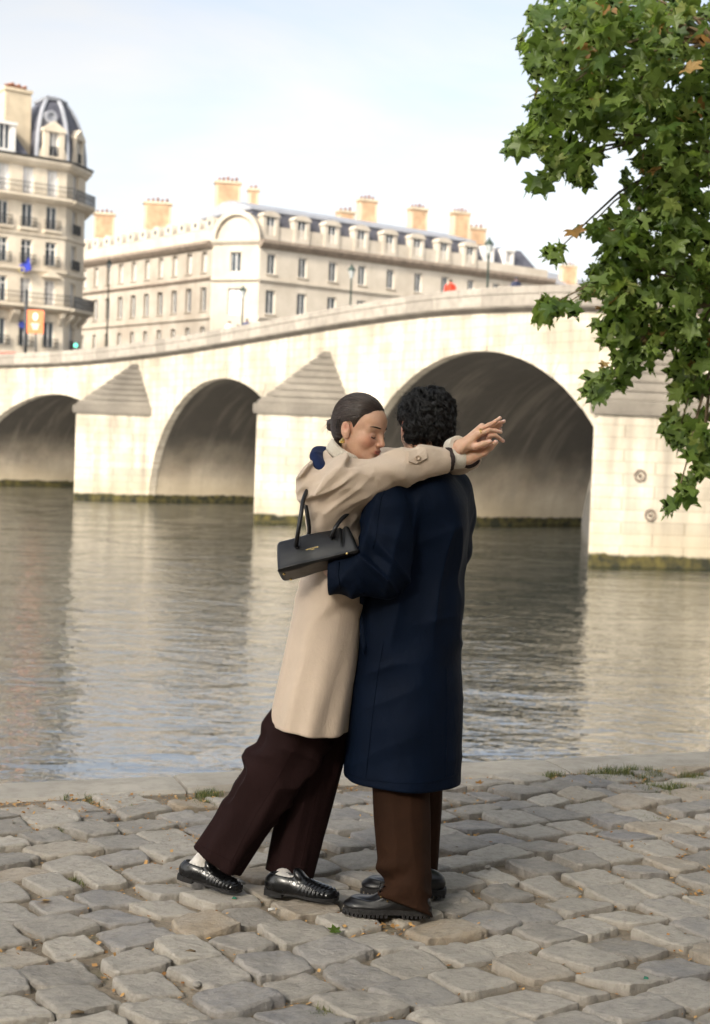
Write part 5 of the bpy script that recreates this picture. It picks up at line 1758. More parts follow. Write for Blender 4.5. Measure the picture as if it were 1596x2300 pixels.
    # ring
    rc = zt(893, 570, 4.762); ra = unit(zt(1050, 535, 4.752) - zt(800, 640, 4.765)); ru = unit(np.cross(ra, [0, 1, 0])); rv = np.cross(ra, ru); mb = MB()
    mb.tube([rc + .0098 * (ru * math.cos(t) + rv * math.sin(t)) for t in np.linspace(0, 2 * math.pi, 21)], .0016, 6)
    mb.tube([rc - ra * .003 + .0096 * (ru * math.cos(t) + rv * math.sin(t)) for t in np.linspace(0, 2 * math.pi, 21)], .0012, 6); mb.build('finger_ring', MATS['gold'], W, True)
    L2W = lambda x, y, z: hc + HB @ (np.array([x, y, z]) * Sc)
    # brows, lashes
    surf = lambda P: proj_surf(body, P)
    def proj_surf(fn, P, out=0.0):
        P = np.array(P, float)
        for _ in range(4):
            e = .001; d = fn(P) - out
            g = np.stack([fn(P + np.eye(3)[a] * e) - fn(P - np.eye(3)[a] * e) for a in range(3)], 1) / (2 * e)
            P = P - (d / np.maximum((g * g).sum(1), .1))[:, None] * g
        return P
    for sgn in (-1, 1):
        pts = np.array([L2W(.09 - .02 * t, sgn * (.015 + .040 * t), .0215 - .003 * t + .004 * math.sin(t * 2.6)) for t in np.linspace(0, 1, 9)])
        pts = proj_surf(body, pts, .0008)
        mb = MB(); mb.tube(list(pts), [.0014, .0022, .0026, .0026, .0024, .0022, .0018, .0013, .0006], 6); mb.build('eyebrow', MATS['brow_hair'], W, True)
        pts = np.array([L2W(.088 - .010 * t * t, sgn * (.021 + .024 * t), -.0125 - .0035 * math.sin(t * 3.14)) for t in np.linspace(0, 1, 9)])
        pts = proj_surf(body, pts, .0006)
        mb = MB(); mb.tube(list(pts), [.0006, .0012, .0015, .0016, .0017, .0017, .0017, .0014, .0008], 5)
        for k in range(2, 9):
            e = pts[k] + HB @ np.array([.0065, sgn * .003 * (k / 8), -.0045]); mb.tube([pts[k], e], [.0006, .0002], 4)
        mb.build('eyelashes', MATS['brow_hair'], W, True)
    # ------------------------------------------------ hair: slicked back into a small bun
    def hull(p):
        q = (p - hc) @ HB / Sc
        d = s_ell(q, (-.016, 0, .036), (.099, .0785, .0905))
        d = smin(d, s_ell(q, (-.045, 0, -.012), (.060, .060, .062)), .03)
        return d * Sc
    hx = lambda z, ya: np.interp(z, [-.075, -.05, -.02, .0, .012, .03, .045, .06, .075, .09, .12], [-.062, -.045, -.020, .010, .018, .026, .034, .044, .062, .074, .08]) + np.where(z > .05, .012 * np.cos(np.clip(ya / .07, 0, 1) * 1.57), 0)
    def hair(p):
        q = (p - hc) @ HB / Sc
        d = hull(p) - .0045
        ya = np.abs(q[:, 1])
        reg = (q[:, 0] - hx(q[:, 2], ya)) * .8
        d = smax(d, reg * Sc, .008)
        d = smax(d, -(q[:, 2] + .085) * Sc, .006)
        ear = s_ell(np.stack([q[:, 0], ya, q[:, 2]], 1), (-.008, .08, -.006), (.022, .02, .033)) * Sc
        d = smax(d, -ear, .004)
        b = np.linalg.norm(q - np.array([-.121, -.006, -.012]), axis=1) - .0225
        b = b - .0022 * np.sin(np.arctan2(q[:, 2] + .01, q[:, 1]) * 3 + np.linalg.norm(q - np.array([-.123, -.004, -.010]), axis=1) * 300)
        d = smin(d, b * Sc, .006)
        return d
    V, Q = polygonize(hair, hc - .16, hc + .16, .0028, 2)
    me = mesh_data('hair', V, Q, True); set_attr(me, 'tone', .35 + .3 * vnoise(V * np.array([20, 20, 120.0])))
    hair_o = add_obj('hair', me, MATS['hair_brown'], W)
    rr = np.random.default_rng(4)
    paths, tones = [], []
    bun = np.array([-.118, -.004, -.010]); cen = np.array([-.016, 0, .030])
    starts = []
    for k in range(900):
        z = rr.uniform(-.06, .115); ya = rr.uniform(0, .078); sg = -1 if rr.random() < .72 else 1
        starts.append([min(float(hx(z, ya)) - rr.uniform(0, .05), .08), sg * ya, z])
    S = np.array(starts); d0 = S - cen; d0 /= np.linalg.norm(d0, axis=1, keepdims=True)
    d1 = (bun - cen); d1 /= np.linalg.norm(d1)
    om = np.arccos(np.clip(d0 @ d1, -1, 1)); K = 16
    ts = np.linspace(0, 1, K)
    D = (np.sin((1 - ts)[None] * om[:, None])[..., None] * d0[:, None] + np.sin(ts[None] * om[:, None])[..., None] * d1) / np.sin(om)[:, None, None]
    Pw = hc + (cen + D * .085) @ HB.T * Sc
    flat = Pw.reshape(-1, 3); flat = proj_surf(hull, flat, .0050)
    flat += .0006 * rr.normal(size=flat.shape)
    paths = flat.reshape(-1, K, 3)
    q0 = (paths[:, 0] - hc) @ HB / Sc
    ok = q0[:, 0] < hx(q0[:, 2], np.abs(q0[:, 1])) + .004
    earm = s_ell(np.stack([((paths.reshape(-1, 3) - hc) @ HB / Sc)[:, 0], np.abs(((paths.reshape(-1, 3) - hc) @ HB / Sc)[:, 1]), ((paths.reshape(-1, 3) - hc) @ HB / Sc)[:, 2]], 1), (-.008, .08, -.006), (.021, .02, .031)).reshape(-1, K).min(1) > 0
    paths = paths[ok & earm]
    strands('hair_strands', paths, np.array([.0005] + [.0011] * (K - 2) + [.0006]), MATS['hair_brown'], hair_o, rr.uniform(.1, 1, len(paths)) ** 1.5)
    # loose ends at the bun and nape
    lp = []
    for k in range(13):
        b = L2W(-.136, -.004 + rr.uniform(-.012, .012), -.010 + rr.uniform(-.012, .014)); v = HB @ np.array([-.016 + rr.uniform(-.012, .006), rr.uniform(-.015, .015), rr.uniform(-.022, .02)])
        lp.append([b + v * t + np.array([0, 0, -.012]) * t * t for t in np.linspace(0, 1, 8)])
    for k in range(40):
        b = L2W(-.055 + rr.uniform(-.02, .02), -.052 + rr.uniform(-.012, .01), -.055); v = np.array([rr.uniform(-.01, .012), rr.uniform(-.006, .004), -.030 - rr.uniform(0, .025)])
        lp.append([b + v * t + np.array([.004, 0, 0]) * math.sin(t * 3) for t in np.linspace(0, 1, 8)])
    strands('loose_hair', lp, np.linspace(.0009, .0003, 8), MATS['hair_brown'], hair_o, rr.uniform(0, .5, len(lp)))
    for k, (x, z) in enumerate(((-.052, .022), (-.043, .026))):
        pts = proj_surf(hull, np.array([L2W(x - .004 * t, -.07, z - .035 * t) for t in np.linspace(0, 1, 6)]), .0072); mb = MB(); mb.tube(list(pts), .0012, 5); mb.build('hair_pin', MATS['iron_dark'], hair_o)
    # earring
    ec = L2W(-.010, -.087, -.047); mb = MB()
    for k, (dx, dz, s) in enumerate(((0, 0, .0075), (.004, -.006, .006), (-.004, -.007, .006))): mb.lathe(ec + HB @ np.array([dx, -.002 * k, dz]) - np.array([0, 0, s]), [(.001, 0), (s, s * .5), (s * .8, s * 1.4), (.001, s * 2)], 6)
    mb.build('earring', MATS['gold'], W)
    # ------------------------------------------------ trousers
    def leg(p, a, b, r1, r2, seed):
        w = unit(b - a); L = np.linalg.norm(b - a); e2 = unit(np.array([0, 1, 0]) - w * w[1]); e1 = np.cross(w, e2)
        q = p - a; t = q @ w; u = q @ e1; v = q @ e2
        tt = np.clip(t / L, -.3, 1.2)
        R1 = np.interp(tt, [-.3, 0, .35, .7, 1, 1.2], r1); R2 = np.interp(tt, [-.3, 0, .35, .7, 1, 1.2], r2)
        k = np.sqrt((u / R1) ** 2 + (v / R2) ** 2); th = np.arctan2(v / R2, u / R1)
        d = (k - 1) * np.minimum(R1, R2)
        d = d - (.009 * vnoise(np.stack([np.cos(th) * 2.4, np.sin(th) * 2.4, t * 3], 1) + seed) + .0045 * np.cos(th * 7 + seed) * np.clip(tt, 0, 1))
        return d, t - L, w
    aR, bR = at(672, 1640, 4.885), at(491, 1933, 4.875)
    aL, bL = at(722, 1640, 4.98), at(647, 1960, 4.955)
    def trous(p):
        d1, c1, w1 = leg(p, aR, bR, [.115, .112, .098, .092, .096, .096], [.10, .10, .09, .085, .085, .085], 2.0)
        d1 = d1 - .0210 * np.clip(1 - np.abs(c1 + .36) / .25, 0, 1) * np.clip(wr(p, (.85, .1, -.35), 15, (.4, 0, 1), .25, 6.0), -.3, 1)
        d1 = d1 - .007 * wr(p, w1, 8, (1, .3, .4), .2, 1.0)
        d1 = smax(smax(d1, c1, .004), -(c1 + np.linalg.norm(bR - aR) + .02), .01)
        d2, c2, w2 = leg(p, aL, bL, [.105, .102, .094, .086, .083, .083], [.10, .10, .09, .08, .08, .08], 7.0)
        d2 = d2 - .009 * wr(p, w2, 8, (1, .3, .2), .2, 3.0)
        d2 = smax(smax(d2, c2, .004), -(c2 + np.linalg.norm(bL - aL) + .02), .01)
        h = s_ell(p, at(705, 1560, 4.93), (.125, .15, .20))
        return smin(smin(d1, d2, .018), h, .04)
    lo = at(425, 1985, 4.9) - np.array([.05, .25, .05]); hi = at(800, 1480, 4.95) + np.array([.08, .25, .0])
    tro = sdf_obj('trousers', trous, lo, hi, .006, MATS['trouser_plum'], W)
    def tseam(pts):
        P = []
        for (a, b) in zip(pts[:-1], pts[1:]):
            n = max(2, int(math.hypot(b[0] - a[0], b[1] - a[1]) / 8))
            for k in range(n): P.append(march_to(trous, a[0] + (b[0] - a[0]) * k / n, a[1] + (b[1] - a[1]) * k / n))
        P.append(march_to(trous, *pts[-1])); mb = MB(); mb.tube(P, .0013, 5); mb.build('seam', MATS['trouser_plum'], tro, True)
    tseam([(655, 1690), (618, 1760), (575, 1830), (540, 1895), (520, 1938)])
    tseam([(728, 1700), (712, 1780), (694, 1860), (680, 1925), (672, 1960)])
    tseam([(440, 1893), (470, 1910), (510, 1930), (543, 1948)])
    tseam([(600, 1940), (640, 1950), (690, 1952)])
    # socks and loafers
    def foot(heel, toe, ankle, lab, lift, side):
        heel = np.asarray(heel); toe = np.asarray(toe)
        fx = unit(toe - heel); lat = unit(np.cross([0, 0, 1], fx)); up = np.cross(fx, lat)
        FB = np.stack([fx, lat, up], 1); L = np.linalg.norm(toe - heel); k = L / .262
        def up_sdf(p):
            q = (p - heel) @ FB / k
            x, y, z = q[:, 0], q[:, 1], q[:, 2]
            d = s_ell(q, (.052, 0, .032), (.054, .033, .046))
            d = smin(d, s_ell(q, (.105, 0, .026), (.085, .036, .044)), .03)
            d = smin(d, s_ell(q, (.185, .004, .018), (.080, .045, .034)), .03)
            d = smax(d, -s_ell(q, (.070, 0, .082), (.052, .024, .045)), .006)      # opening
            tong = s_ell(np.stack([x - .128 + .55 * (z - .062), y, z - .062], 1), (0, 0, 0), (.022, .027, .032))
            d = smin(d, tong, .008)
            band = np.exp(-((z - .030 - .10 * np.clip(.2 - x, 0, .2)) / .020) ** 2) * np.clip((x - .115) / .05, 0, 1)
            d = d - .0015 * band * np.sin((x + np.abs(y) * .7) * 470 + 2 * vnoise(q * 40))
            seam = np.abs(z - (.046 - .45 * np.clip(x - .17, 0, 1) + .16 * np.clip(.17 - x, 0, 1))); d = d - .0016 * np.exp(-(seam / .003) ** 2) * (x > .10) * (.6 + .4 * np.sin(x * 900))
            d = smax(d, -(z - .012), .003)
            return d * k
        r = .32 * k
        sh = sdf_obj('shoe', up_sdf, heel - r, heel + r, .0030, MATS['leather_patent'], W)
        mb = MB()
        out = [(0.0, .012), (.004, .024), (.03, .032), (.07, .031), (.11, .033), (.15, .042), (.19, .047), (.23, .040), (.255, .024), (.264, .008)]
        pl = [(x, -y) for x, y in out] + [(x, y) for x, y in out[::-1]]
        T = lambda x, y, z: heel + FB @ (np.array([x, y, z]) * k)
        mb.loft([[T(x, y, z0) for x, y in pl] for z0 in (.004, .013)]); mb.build('sole', MATS['rubber_sole'], sh)
        hl = [(x, y) for x, y in out if x <= .075]; hl = [(x, -y) for x, y in hl] + [(x, y) for x, y in hl[::-1]]
        mb = MB(); mb.loft([[T(x, y, z0) for x, y in hl] for z0 in (-.008, .0045)]); mb.build('heel', MATS['rubber_sole'], sh)
        an = np.asarray(ankle)
        g = lambda p: smin(s_cone(p, T(.055, 0, .040), an, .028 * k, .030), s_ell((p - heel) @ FB / k, (.11, 0, .035), (.07, .028, .03)) * k, .02) - .0008 * np.sin(np.arctan2(p[:, 1] - an[1], p[:, 0] - an[0]) * 36)
        sdf_obj('sock', g, heel - .3, heel + .3, .0045, MATS['sock_white'], W, 1)
    foot(at(402, 1966, 4.885), onz(541, 2006, .026), at(472, 1912, 4.88), 'rear', 1, 1)
    foot(onz(596, 2000, .030), onz(759, 2024, .026), at(640, 1962, 4.90), 'front', 0, -1)
    return W

# ================================================================== the man in the navy coat
def man():
    M = empty('person', at(880, 2040, 4.86)); M.location.z = 0.0
    tag(M, 'curly haired man in long navy coat seen from behind', 'person')
    # ------------------------------------------------ coat
    ZS, CX, CY, RX, RY = sections([(1040, 925, 985, .075), (1062, 890, 1015, .12), (1085, 868, 1040, .17), (1120, 866, 1054, .195), (1180, 872, 1052, .195), (1240, 868, 1042, .185), (1290, 835, 1032, .185), (1340, 808, 1036, .20, 4.95), (1400, 800, 1036, .21, 4.945), (1500, 791, 1037, .225, 4.94), (1600, 784, 1039, .235, 4.935), (1700, 777, 1034, .24, 4.93), (1765, 772, 1030, .245, 4.93), (1840, 768, 1026, .25, 4.93)], 4.96)
    la = [at(872, 1098, 4.81), at(872, 1150, 4.775), at(868, 1210, 4.755), at(868, 1268, 4.735), at(866, 1288, 4.725), at(820, 1290, 4.722), at(775, 1291, 4.728), at(725, 1290, 4.738)]
    lr = [.066, .070, .073, .068, .062, .057, .052, .048]
    ra = [at(1012, 1100, 5.08), at(1022, 1160, 5.12), at(1020, 1235, 5.14), at(1000, 1285, 5.16), at(880, 1290, 5.22), at(800, 1285, 5.20)]
    rr_ = [.075, .070, .062, .056, .055, .05]
    hz = at(905, 1778, 4.70)[2]; ctop = at(950, 1042, 4.95)[2]
    cutL = (at(741, 1290, 4.735), la[-1] - la[-2])
    def f(p):
        z = p[:, 2]
        d, th = column(p, ZS, CX, CY, RX, RY, 2.25)
        d = smax(d, z - ctop, .04)
        low = np.clip((.98 - z) / .5, 0, 1)
        d = d - low * (.007 * vnoise(np.stack([np.cos(th) * 2.2, np.sin(th) * 2.2, z * .8], 1) + 9.1) + .005 * np.cos(th * 6 + 2 + vnoise(np.stack([z * 2, z * 0, z * 0], 1))))
        back = np.clip((z - .85) / .2, 0, 1)
        d = d - back * .015 * wr(p, (.15, 0, 1), 8, (1, .2, 0), .22, 3.0)
        d = d - .0045 * wr(p, (1, .1, .35), 11, (0, .2, 1), .3, 6.4)
        s = chain(p, la, lr, .035)
        el = np.exp(-(((p - at(850, 1275, 4.72)) ** 2).sum(1)) / .11 ** 2)
        s = s - el * .026 * np.clip(wr(p, (.6, .1, -.6), 17, (.6, .2, .6), .28, 2.7), -.4, 1)
        s = s - .011 * wr(p, (.18, 0, 1), 11, (1, .2, 0), .22, 8.2)
        fo = np.clip((at(830, 1290, 4.75)[0] - p[:, 0]) / .06, 0, 1)
        s = s - fo * .009 * wr(p, (.35, .1, .9), 18, (1, 0, -.3), .3, 1.2)
        s = smax(s, plane_cut(p, *cutL), .006)
        d = smin(d, s, .032)
        d = smin(d, chain(p, ra, rr_, .03) - .003 * wr(p, (.1, 0, 1), 14, (1, .2, 0), .22, 4.2), .07)
        # raglan seam as a shallow groove
        return smax(d, hz - z + .003 * np.sin(p[:, 0] * 17), .006)
    lo = np.array([at(735, 1290, 4.8)[0] - .06, 4.58, hz - .03]); hi = np.array([at(1075, 1100, 5.1)[0] + .08, 5.36, at(950, 1015, 4.95)[2]])
    coat = sdf_obj('coat', f, lo, hi, .0060, MATS['coat_navy'], M)
    def onf(P, out=.0, fn=f):
        P = np.array(P, float)
        for _ in range(6):
            e = .002; d = fn(P) - out
            g = np.stack([fn(P + np.eye(3)[a] * e) - fn(P - np.eye(3)[a] * e) for a in range(3)], 1) / (2 * e)
            P = P - .9 * (d / np.maximum((g * g).sum(1), .2))[:, None] * g
        return P
    def march(x, y, Y0=4.4, fn=f):
        """first point of the garment seen at frame position x, y"""
        d = ray(x, y); d = d / np.linalg.norm(d); p = CAM + d * (Y0 / d[1])
        for _ in range(80):
            s = float(fn(p[None])[0])
            if s < .0008: break
            p = p + d * max(s * .7, .0006)
        return p - d * .0006
    def seam(pts, r, name='seam', mat='coat_navy'):
        # resample, lay on the cloth
        P = []
        for (a, b) in zip(pts[:-1], pts[1:]):
            n = max(2, int(math.hypot(b[0] - a[0], b[1] - a[1]) / 9))
            for k in range(n): P.append(march(a[0] + (b[0] - a[0]) * k / n, a[1] + (b[1] - a[1]) * k / n))
        P.append(march(*pts[-1]))
        mb = MB(); mb.tube(P, r, 5); return mb.build(name, MATS[mat], coat, True)
    seam([(884, 1078), (868, 1092), (856, 1120), (850, 1160), (845, 1205), (838, 1232)], .0016)
    seam([(862, 1440), (848, 1520), (838, 1600), (822, 1745)], .0014)
    seam([(1004, 1500), (1006, 1600), (1002, 1748)], .0014)
    seam([(776, 1738), (830, 1752), (900, 1759), (970, 1757), (1020, 1742)], .0014)
    # cuff strap and hanging belt
    seam([(762, 1262), (760, 1290), (764, 1322)], .0028, 'cuff_strap')
    bl, pts = [], [(815, 1338), (815, 1380), (817, 1430), (820, 1472)]
    mb = MB(); rows = []
    for k, (x, y) in enumerate([(813, 1330), (813, 1360), (813, 1390), (814, 1420), (816, 1446), (819, 1472)]):
        w = [7, 7.5, 8, 8.5, 10, 1.0][k]; Yb = march(x, y)[1] - .014
        c1, c2 = at(x - w * .6, y, Yb), at(x + w * 1.1, y - (6 if k == 5 else 0), Yb - .003)
        rows.append([c1, c2, c2 + np.array([0, .004, 0]), c1 + np.array([0, .004, 0])])
    mb.loft(rows); mb.build('belt', MATS['coat_navy'], coat, True)
    # coat collar, turned up round the neck
    nb = at(938, 1062, 4.96); hc = at(955, 962, 4.985)
    na = unit(hc - nb); cb = basis(np.cross([0, 1, 0], na), na)
    def collar(p):
        q = (p - at(940, 1050, 4.96)) @ cb; h = q[:, 2]; r = .090 - .28 * h
        k = np.sqrt(q[:, 0] ** 2 + (q[:, 1] * .95) ** 2)
        d = np.abs(k - r) - .006
        return smax(smax(d, h + .004, .004), -.05 - h, .004) - .002 * vnoise(p * 20)
    c = at(940, 1050, 4.96); sdf_obj('collar', collar, c - .15, c + .15, .005, MATS['coat_navy'], coat, 1)
    # ------------------------------------------------ body
    Sc = 1.03
    fwd = np.array([-.27, .93, -.20]); HB = basis(fwd, np.array([.06, .05, 1.0]))
    L2W = lambda x, y, z: hc + HB @ (np.array([x, y, z]) * Sc)
    def head(p):
        q = (p - hc) @ HB / Sc
        d = head_sdf(q) * Sc
        return smin(d, s_cone(p, hc + HB @ np.array([-.03, 0, -.05]), nb + np.array([0, 0, -.05]), .060, .066), .03)
    V, Q = polygonize(head, hc - .22, hc + .17, .0032, 2)
    Vh, Qh = [V], [Q]; off = len(V)
    wr_ = at(752, 1285, 4.755)
    hd = dict(wrist=wr_, knuckles=[at(722, 1252, 4.80), at(716, 1262, 4.81), at(714, 1272, 4.82), at(716, 1281, 4.83)],
              fingers=[[at(722, 1252, 4.80), at(702, 1236, 4.80), at(690, 1230, 4.81)], [at(716, 1262, 4.81), at(694, 1247, 4.81), at(680, 1242, 4.82)], [at(714, 1272, 4.82), at(694, 1259, 4.82), at(682, 1255, 4.83)], [at(716, 1281, 4.83), at(701, 1272, 4.83), at(692, 1268, 4.835)]],
              thumb=[at(744, 1272, 4.775), at(738, 1258, 4.79), at(732, 1246, 4.80)], fore=at(790, 1290, 4.73))
    g = lambda p: hand_sdf(p, hd['wrist'], hd['knuckles'], hd['fingers'], hd['thumb'], r=.0092, palm_r=.0145, fore=hd['fore'], fr=.03)
    c = at(700, 1288, 4.81); v, q_ = polygonize(g, c - .16, c + .16, .0034, 1); Vh.append(v); Qh.append(q_ + off); off += len(v)
    def trunk(p):
        d = chain(p, [nb + np.array([0, 0, -.05]), at(950, 1150, 4.97), at(930, 1300, 4.97), at(910, 1480, 4.95)], [.06, .10, .10, .105], .05)
        d = smin(d, chain(p, [at(880, 1105, 4.83), at(868, 1285, 4.75), wr_], [.05, .042, .026], .02), .03)
        d = smin(d, chain(p, [at(1010, 1105, 5.07), at(1005, 1280, 5.16), at(800, 1285, 5.20), at(740, 1280, 5.18)], [.05, .042, .03, .03], .02), .03)
        d = smin(d, chain(p, [at(880, 1500, 4.88), at(895, 1800, 4.80), at(915, 2000, 4.775)], [.075, .05, .034], .02), .03)
        d = smin(d, chain(p, [at(950, 1500, 5.03), at(955, 1800, 5.02), at(930, 1985, 5.01)], [.075, .05, .034], .02), .03)
        return d
    v, q_ = polygonize(trunk, at(720, 2010, 4.7) - np.array([.1, .3, .1]), at(1060, 1000, 5.0) + np.array([.1, .5, .1]), .016, 1)
    Vh.append(v); Qh.append(q_ + off)
    V = np.concatenate(Vh); me = mesh_data('body', V, np.concatenate(Qh), True)
    q = (V - hc) @ HB / Sc; near = np.linalg.norm(q, axis=1) < .2
    set_attr(me, 'redness', np.exp(-((q[:, 0] + .01) ** 2 + (np.abs(q[:, 1]) - .088) ** 2 + q[:, 2] ** 2) / .025 ** 2) * near)  # ears reddened in the skin colour, as if light shone through them
    set_attr(me, 'stubble', np.clip((-.03 - q[:, 2]) / .03, 0, 1) * (q[:, 0] > -.02) * near)
    for nm in ('lip', 'shade', 'nail'): set_attr(me, nm, np.zeros(len(V)))
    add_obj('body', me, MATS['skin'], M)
    # ------------------------------------------------ curly hair
    def hull(p):
        q = (p - hc) @ HB / Sc
        d = s_ell(q, (-.016, 0, .044), (.098, .079, .083))
        d = smin(d, s_ell(q, (-.048, 0, -.012), (.064, .066, .066)), .03)
        return d * Sc
    front = lambda z: np.interp(z, [-.09, -.06, -.02, .02, .06, .10], [-.050, -.026, .004, .03, .06, .075])
    def hair(p):
        q = (p - hc) @ HB / Sc
        d = hull(p) - .002 - .007 * vnoise(p * 34) - .004 * vnoise(p * 75 + 3)
        d = smax(d, (q[:, 0] - front(q[:, 2])) * .8, .012)
        d = smax(d, -(q[:, 2] + .074 + .014 * vnoise(p * 45)), .006)
        ear = s_ell(np.stack([q[:, 0], np.abs(q[:, 1]), q[:, 2]], 1), (.000, .090, -.004), (.024, .022, .032))
        return smax(d, -ear, .005)
    V, Q = polygonize(hair, hc - .2, hc + .2, .0034, 2)
    me = mesh_data('hair', V, Q, True); set_attr(me, 'tone', .05 + .1 * vnoise(V * 60)); ho = add_obj('hair', me, MATS['hair_black'], M)
    rr = np.random.default_rng(8); n = 520
    D = rr.normal(size=(n * 3, 3)); D /= np.linalg.norm(D, axis=1, keepdims=True)
    cen = np.array([-.02, 0, .035])
    P0 = onf(hc + (cen + D * .09) @ HB.T, .002, hull)
    q = (P0 - hc) @ HB
    keep = (q[:, 0] < front(q[:, 2]) - .004) & (q[:, 2] > -.055) & ~((np.abs(q[:, 1]) > .060) & (np.abs(q[:, 0] - .005) < .034) & (q[:, 2] < .05))
    P0 = P0[keep][:n]; n = len(P0)
    def nrm(P):
        e = .002
        N = np.stack([hull(P + np.eye(3)[a] * e) - hull(P - np.eye(3)[a] * e) for a in range(3)], 1); return N / np.linalg.norm(N, axis=1, keepdims=True)
    # locks lie over the head, falling from the crown, waving; each lock is a sheaf of strands
    crown = hc + HB @ np.array([-.05, .02, .125])
    dn = P0 - crown; dn /= np.linalg.norm(dn, axis=1, keepdims=True)
    dn = dn + np.array([0, 0, -.6]) + .9 * np.stack([vnoise(P0 * 13), vnoise(P0 * 13 + 31), .5 * vnoise(P0 * 13 + 57)], 1) + .35 * rr.normal(size=(n, 3))
    K = 13; ln = rr.uniform(.040, .075, n); path = [P0]; cur = P0; dirn = dn / np.linalg.norm(dn, axis=1, keepdims=True)
    ph = rr.uniform(0, 6.28, n); fq = rr.uniform(.5, 1.3, n) * 6.28; am = rr.uniform(.5, 1.2, n); lift = rr.uniform(.004, .012, n)
    for k in range(1, K):
        N = nrm(cur); Tn = dirn - (dirn * N).sum(1, keepdims=True) * N; Tn /= np.linalg.norm(Tn, axis=1, keepdims=True); Bn = np.cross(N, Tn)
        t = k / (K - 1)
        stp = Tn + Bn * (am * 1.1 * np.sin(fq * t + ph))[:, None]
        cur = cur + stp / np.linalg.norm(stp, axis=1, keepdims=True) * (ln / (K - 1))[:, None]
        dd = hull(cur); lf = lift * (.35 + np.sin(t * 3.0) + .45 * np.sin(fq * t * 1.0 + ph + 1.3)); cur = cur + nrm(cur) * (np.maximum(lf, .0015) - dd)[:, None] * .8
        dirn = .75 * dirn + .25 * Tn + np.array([0, 0, -.12]); dirn /= np.linalg.norm(dirn, axis=1, keepdims=True)
        path.append(cur)
    P = np.stack(path, 1)
    sh = 11; allp, tone = [], []
    for j in range(sh):
        o = rr.normal(size=(n, 1, 3)) * .0030; fan = np.linspace(.6, 1.5, K)[None, :, None]
        w2 = np.stack([np.sin(np.linspace(0, 9, K) + rr.uniform(0, 6))] * 3, 1)[None] * .0007
        allp.append(P + o * fan + w2); tone.append(np.clip(rr.uniform(0, 1, n) ** 2, 0, 1))
    P = np.concatenate(allp); tone = np.concatenate(tone)
    rad = np.concatenate([np.linspace(.0007, .0011, 4), np.full(K - 8, .0011), np.linspace(.0010, .0003, 4)])
    strands('curls', P, rad, MATS['hair_black'], ho, tone, 3)
    # fine flyaways that soften the outline
    fl = []
    for k in range(420):
        b = path[6][k % n] + rr.normal(size=3) * .004; N = nrm(b[None])[0]; T_ = unit(rr.normal(size=3) + N * .5 + np.array([0, 0, -.3])); r_ = rr.uniform(.006, .014); ph_ = rr.uniform(0, 6.28); U_ = unit(np.cross(T_, N)); W_ = np.cross(T_, U_)
        fl.append([b + N * .004 + T_ * .022 * t + r_ * .5 * (U_ * math.sin(4.5 * t + ph_) + W_ * math.cos(4.5 * t + ph_)) for t in np.linspace(0, 1, 10)])
    strands('flyaway_hair', fl, np.linspace(.0006, .0003, 10), MATS['hair_black'], ho, rr.uniform(0, 1, len(fl)), 3)
    # ------------------------------------------------ trousers
    def leg(p, a, b, r1, r2, seed):
        w = unit(b - a); L = np.linalg.norm(b - a); e2 = unit(np.array([0, 1, 0]) - w * w[1]); e1 = np.cross(w, e2)
        q = p - a; t = q @ w; u = q @ e1; v = q @ e2; tt = np.clip(t / L, 0, 1.1)
        R1 = np.interp(tt, [0, .4, .75, .9, 1, 1.1], r1); R2 = np.interp(tt, [0, .4, .75, .9, 1, 1.1], r2)
        k = np.sqrt((u / R1) ** 2 + (v / R2) ** 2); th = np.arctan2(v / R2, u / R1)
        d = (k - 1) * np.minimum(R1, R2)
        d = d - .004 * vnoise(np.stack([np.cos(th) * 2.2, np.sin(th) * 2.2, t * 3], 1) + seed)
        return d, t, L, w
    aN, bN = at(897, 1690, 4.845), at(915, 2050, 4.655)
    aF, bF = at(945, 1690, 5.03), at(940, 2003, 5.01)
    def trous(p):
        d1, t1, L1, w1 = leg(p, aN, bN, [.100, .092, .080, .078, .080, .08], [.088, .082, .074, .074, .076, .08], 1.0)
        # stacked folds over the instep and a pressed crease
        brk = np.exp(-((t1 - L1 + .105) / .030) ** 2); q = p - bN
        fx = np.clip(-q[:, 0] / .05 + .2, 0, 1)
        d1 = d1 + brk * fx * .017 - np.exp(-((t1 - L1 + .145) / .022) ** 2) * fx * .010 - np.exp(-((t1 - L1 + .06) / .026) ** 2) * fx * .016
        d1 = d1 - .0035 * wr(p, w1, 11, (1, .3, .0), .18, 2.0) - .0045 * np.clip((t1 - L1 + .25) / .2, 0, 1) * wr(p, (.8, 0, -.45), 20, (.4, 0, 1), .3, 3.0)
        # hem slanting down to the heel
        d1 = smax(d1, t1 - L1 + .40 * (at(950, 2040, 4.77)[0] - p[:, 0] - .02) * 1.0, .004)
        d1 = smax(d1, -t1 - .02, .004)
        d2, t2, L2, w2 = leg(p, aF, bF, [.085, .080, .068, .064, .064, .064], [.09, .085, .07, .07, .07, .07], 5.0)
        d2 = smax(smax(d2 - .003 * wr(p, w2, 11, (1, .3, 0), .18, 4.0), t2 - L2, .004), -t2 - .02, .004)
        return smin(d1, d2, .008)
    lo = at(840, 2075, 4.7) - np.array([.06, .12, .02]); hi = at(1010, 1680, 5.0) + np.array([.06, .2, .03])
    sdf_obj('trousers', trous, lo, hi, .0055, MATS['trouser_brown'], M)
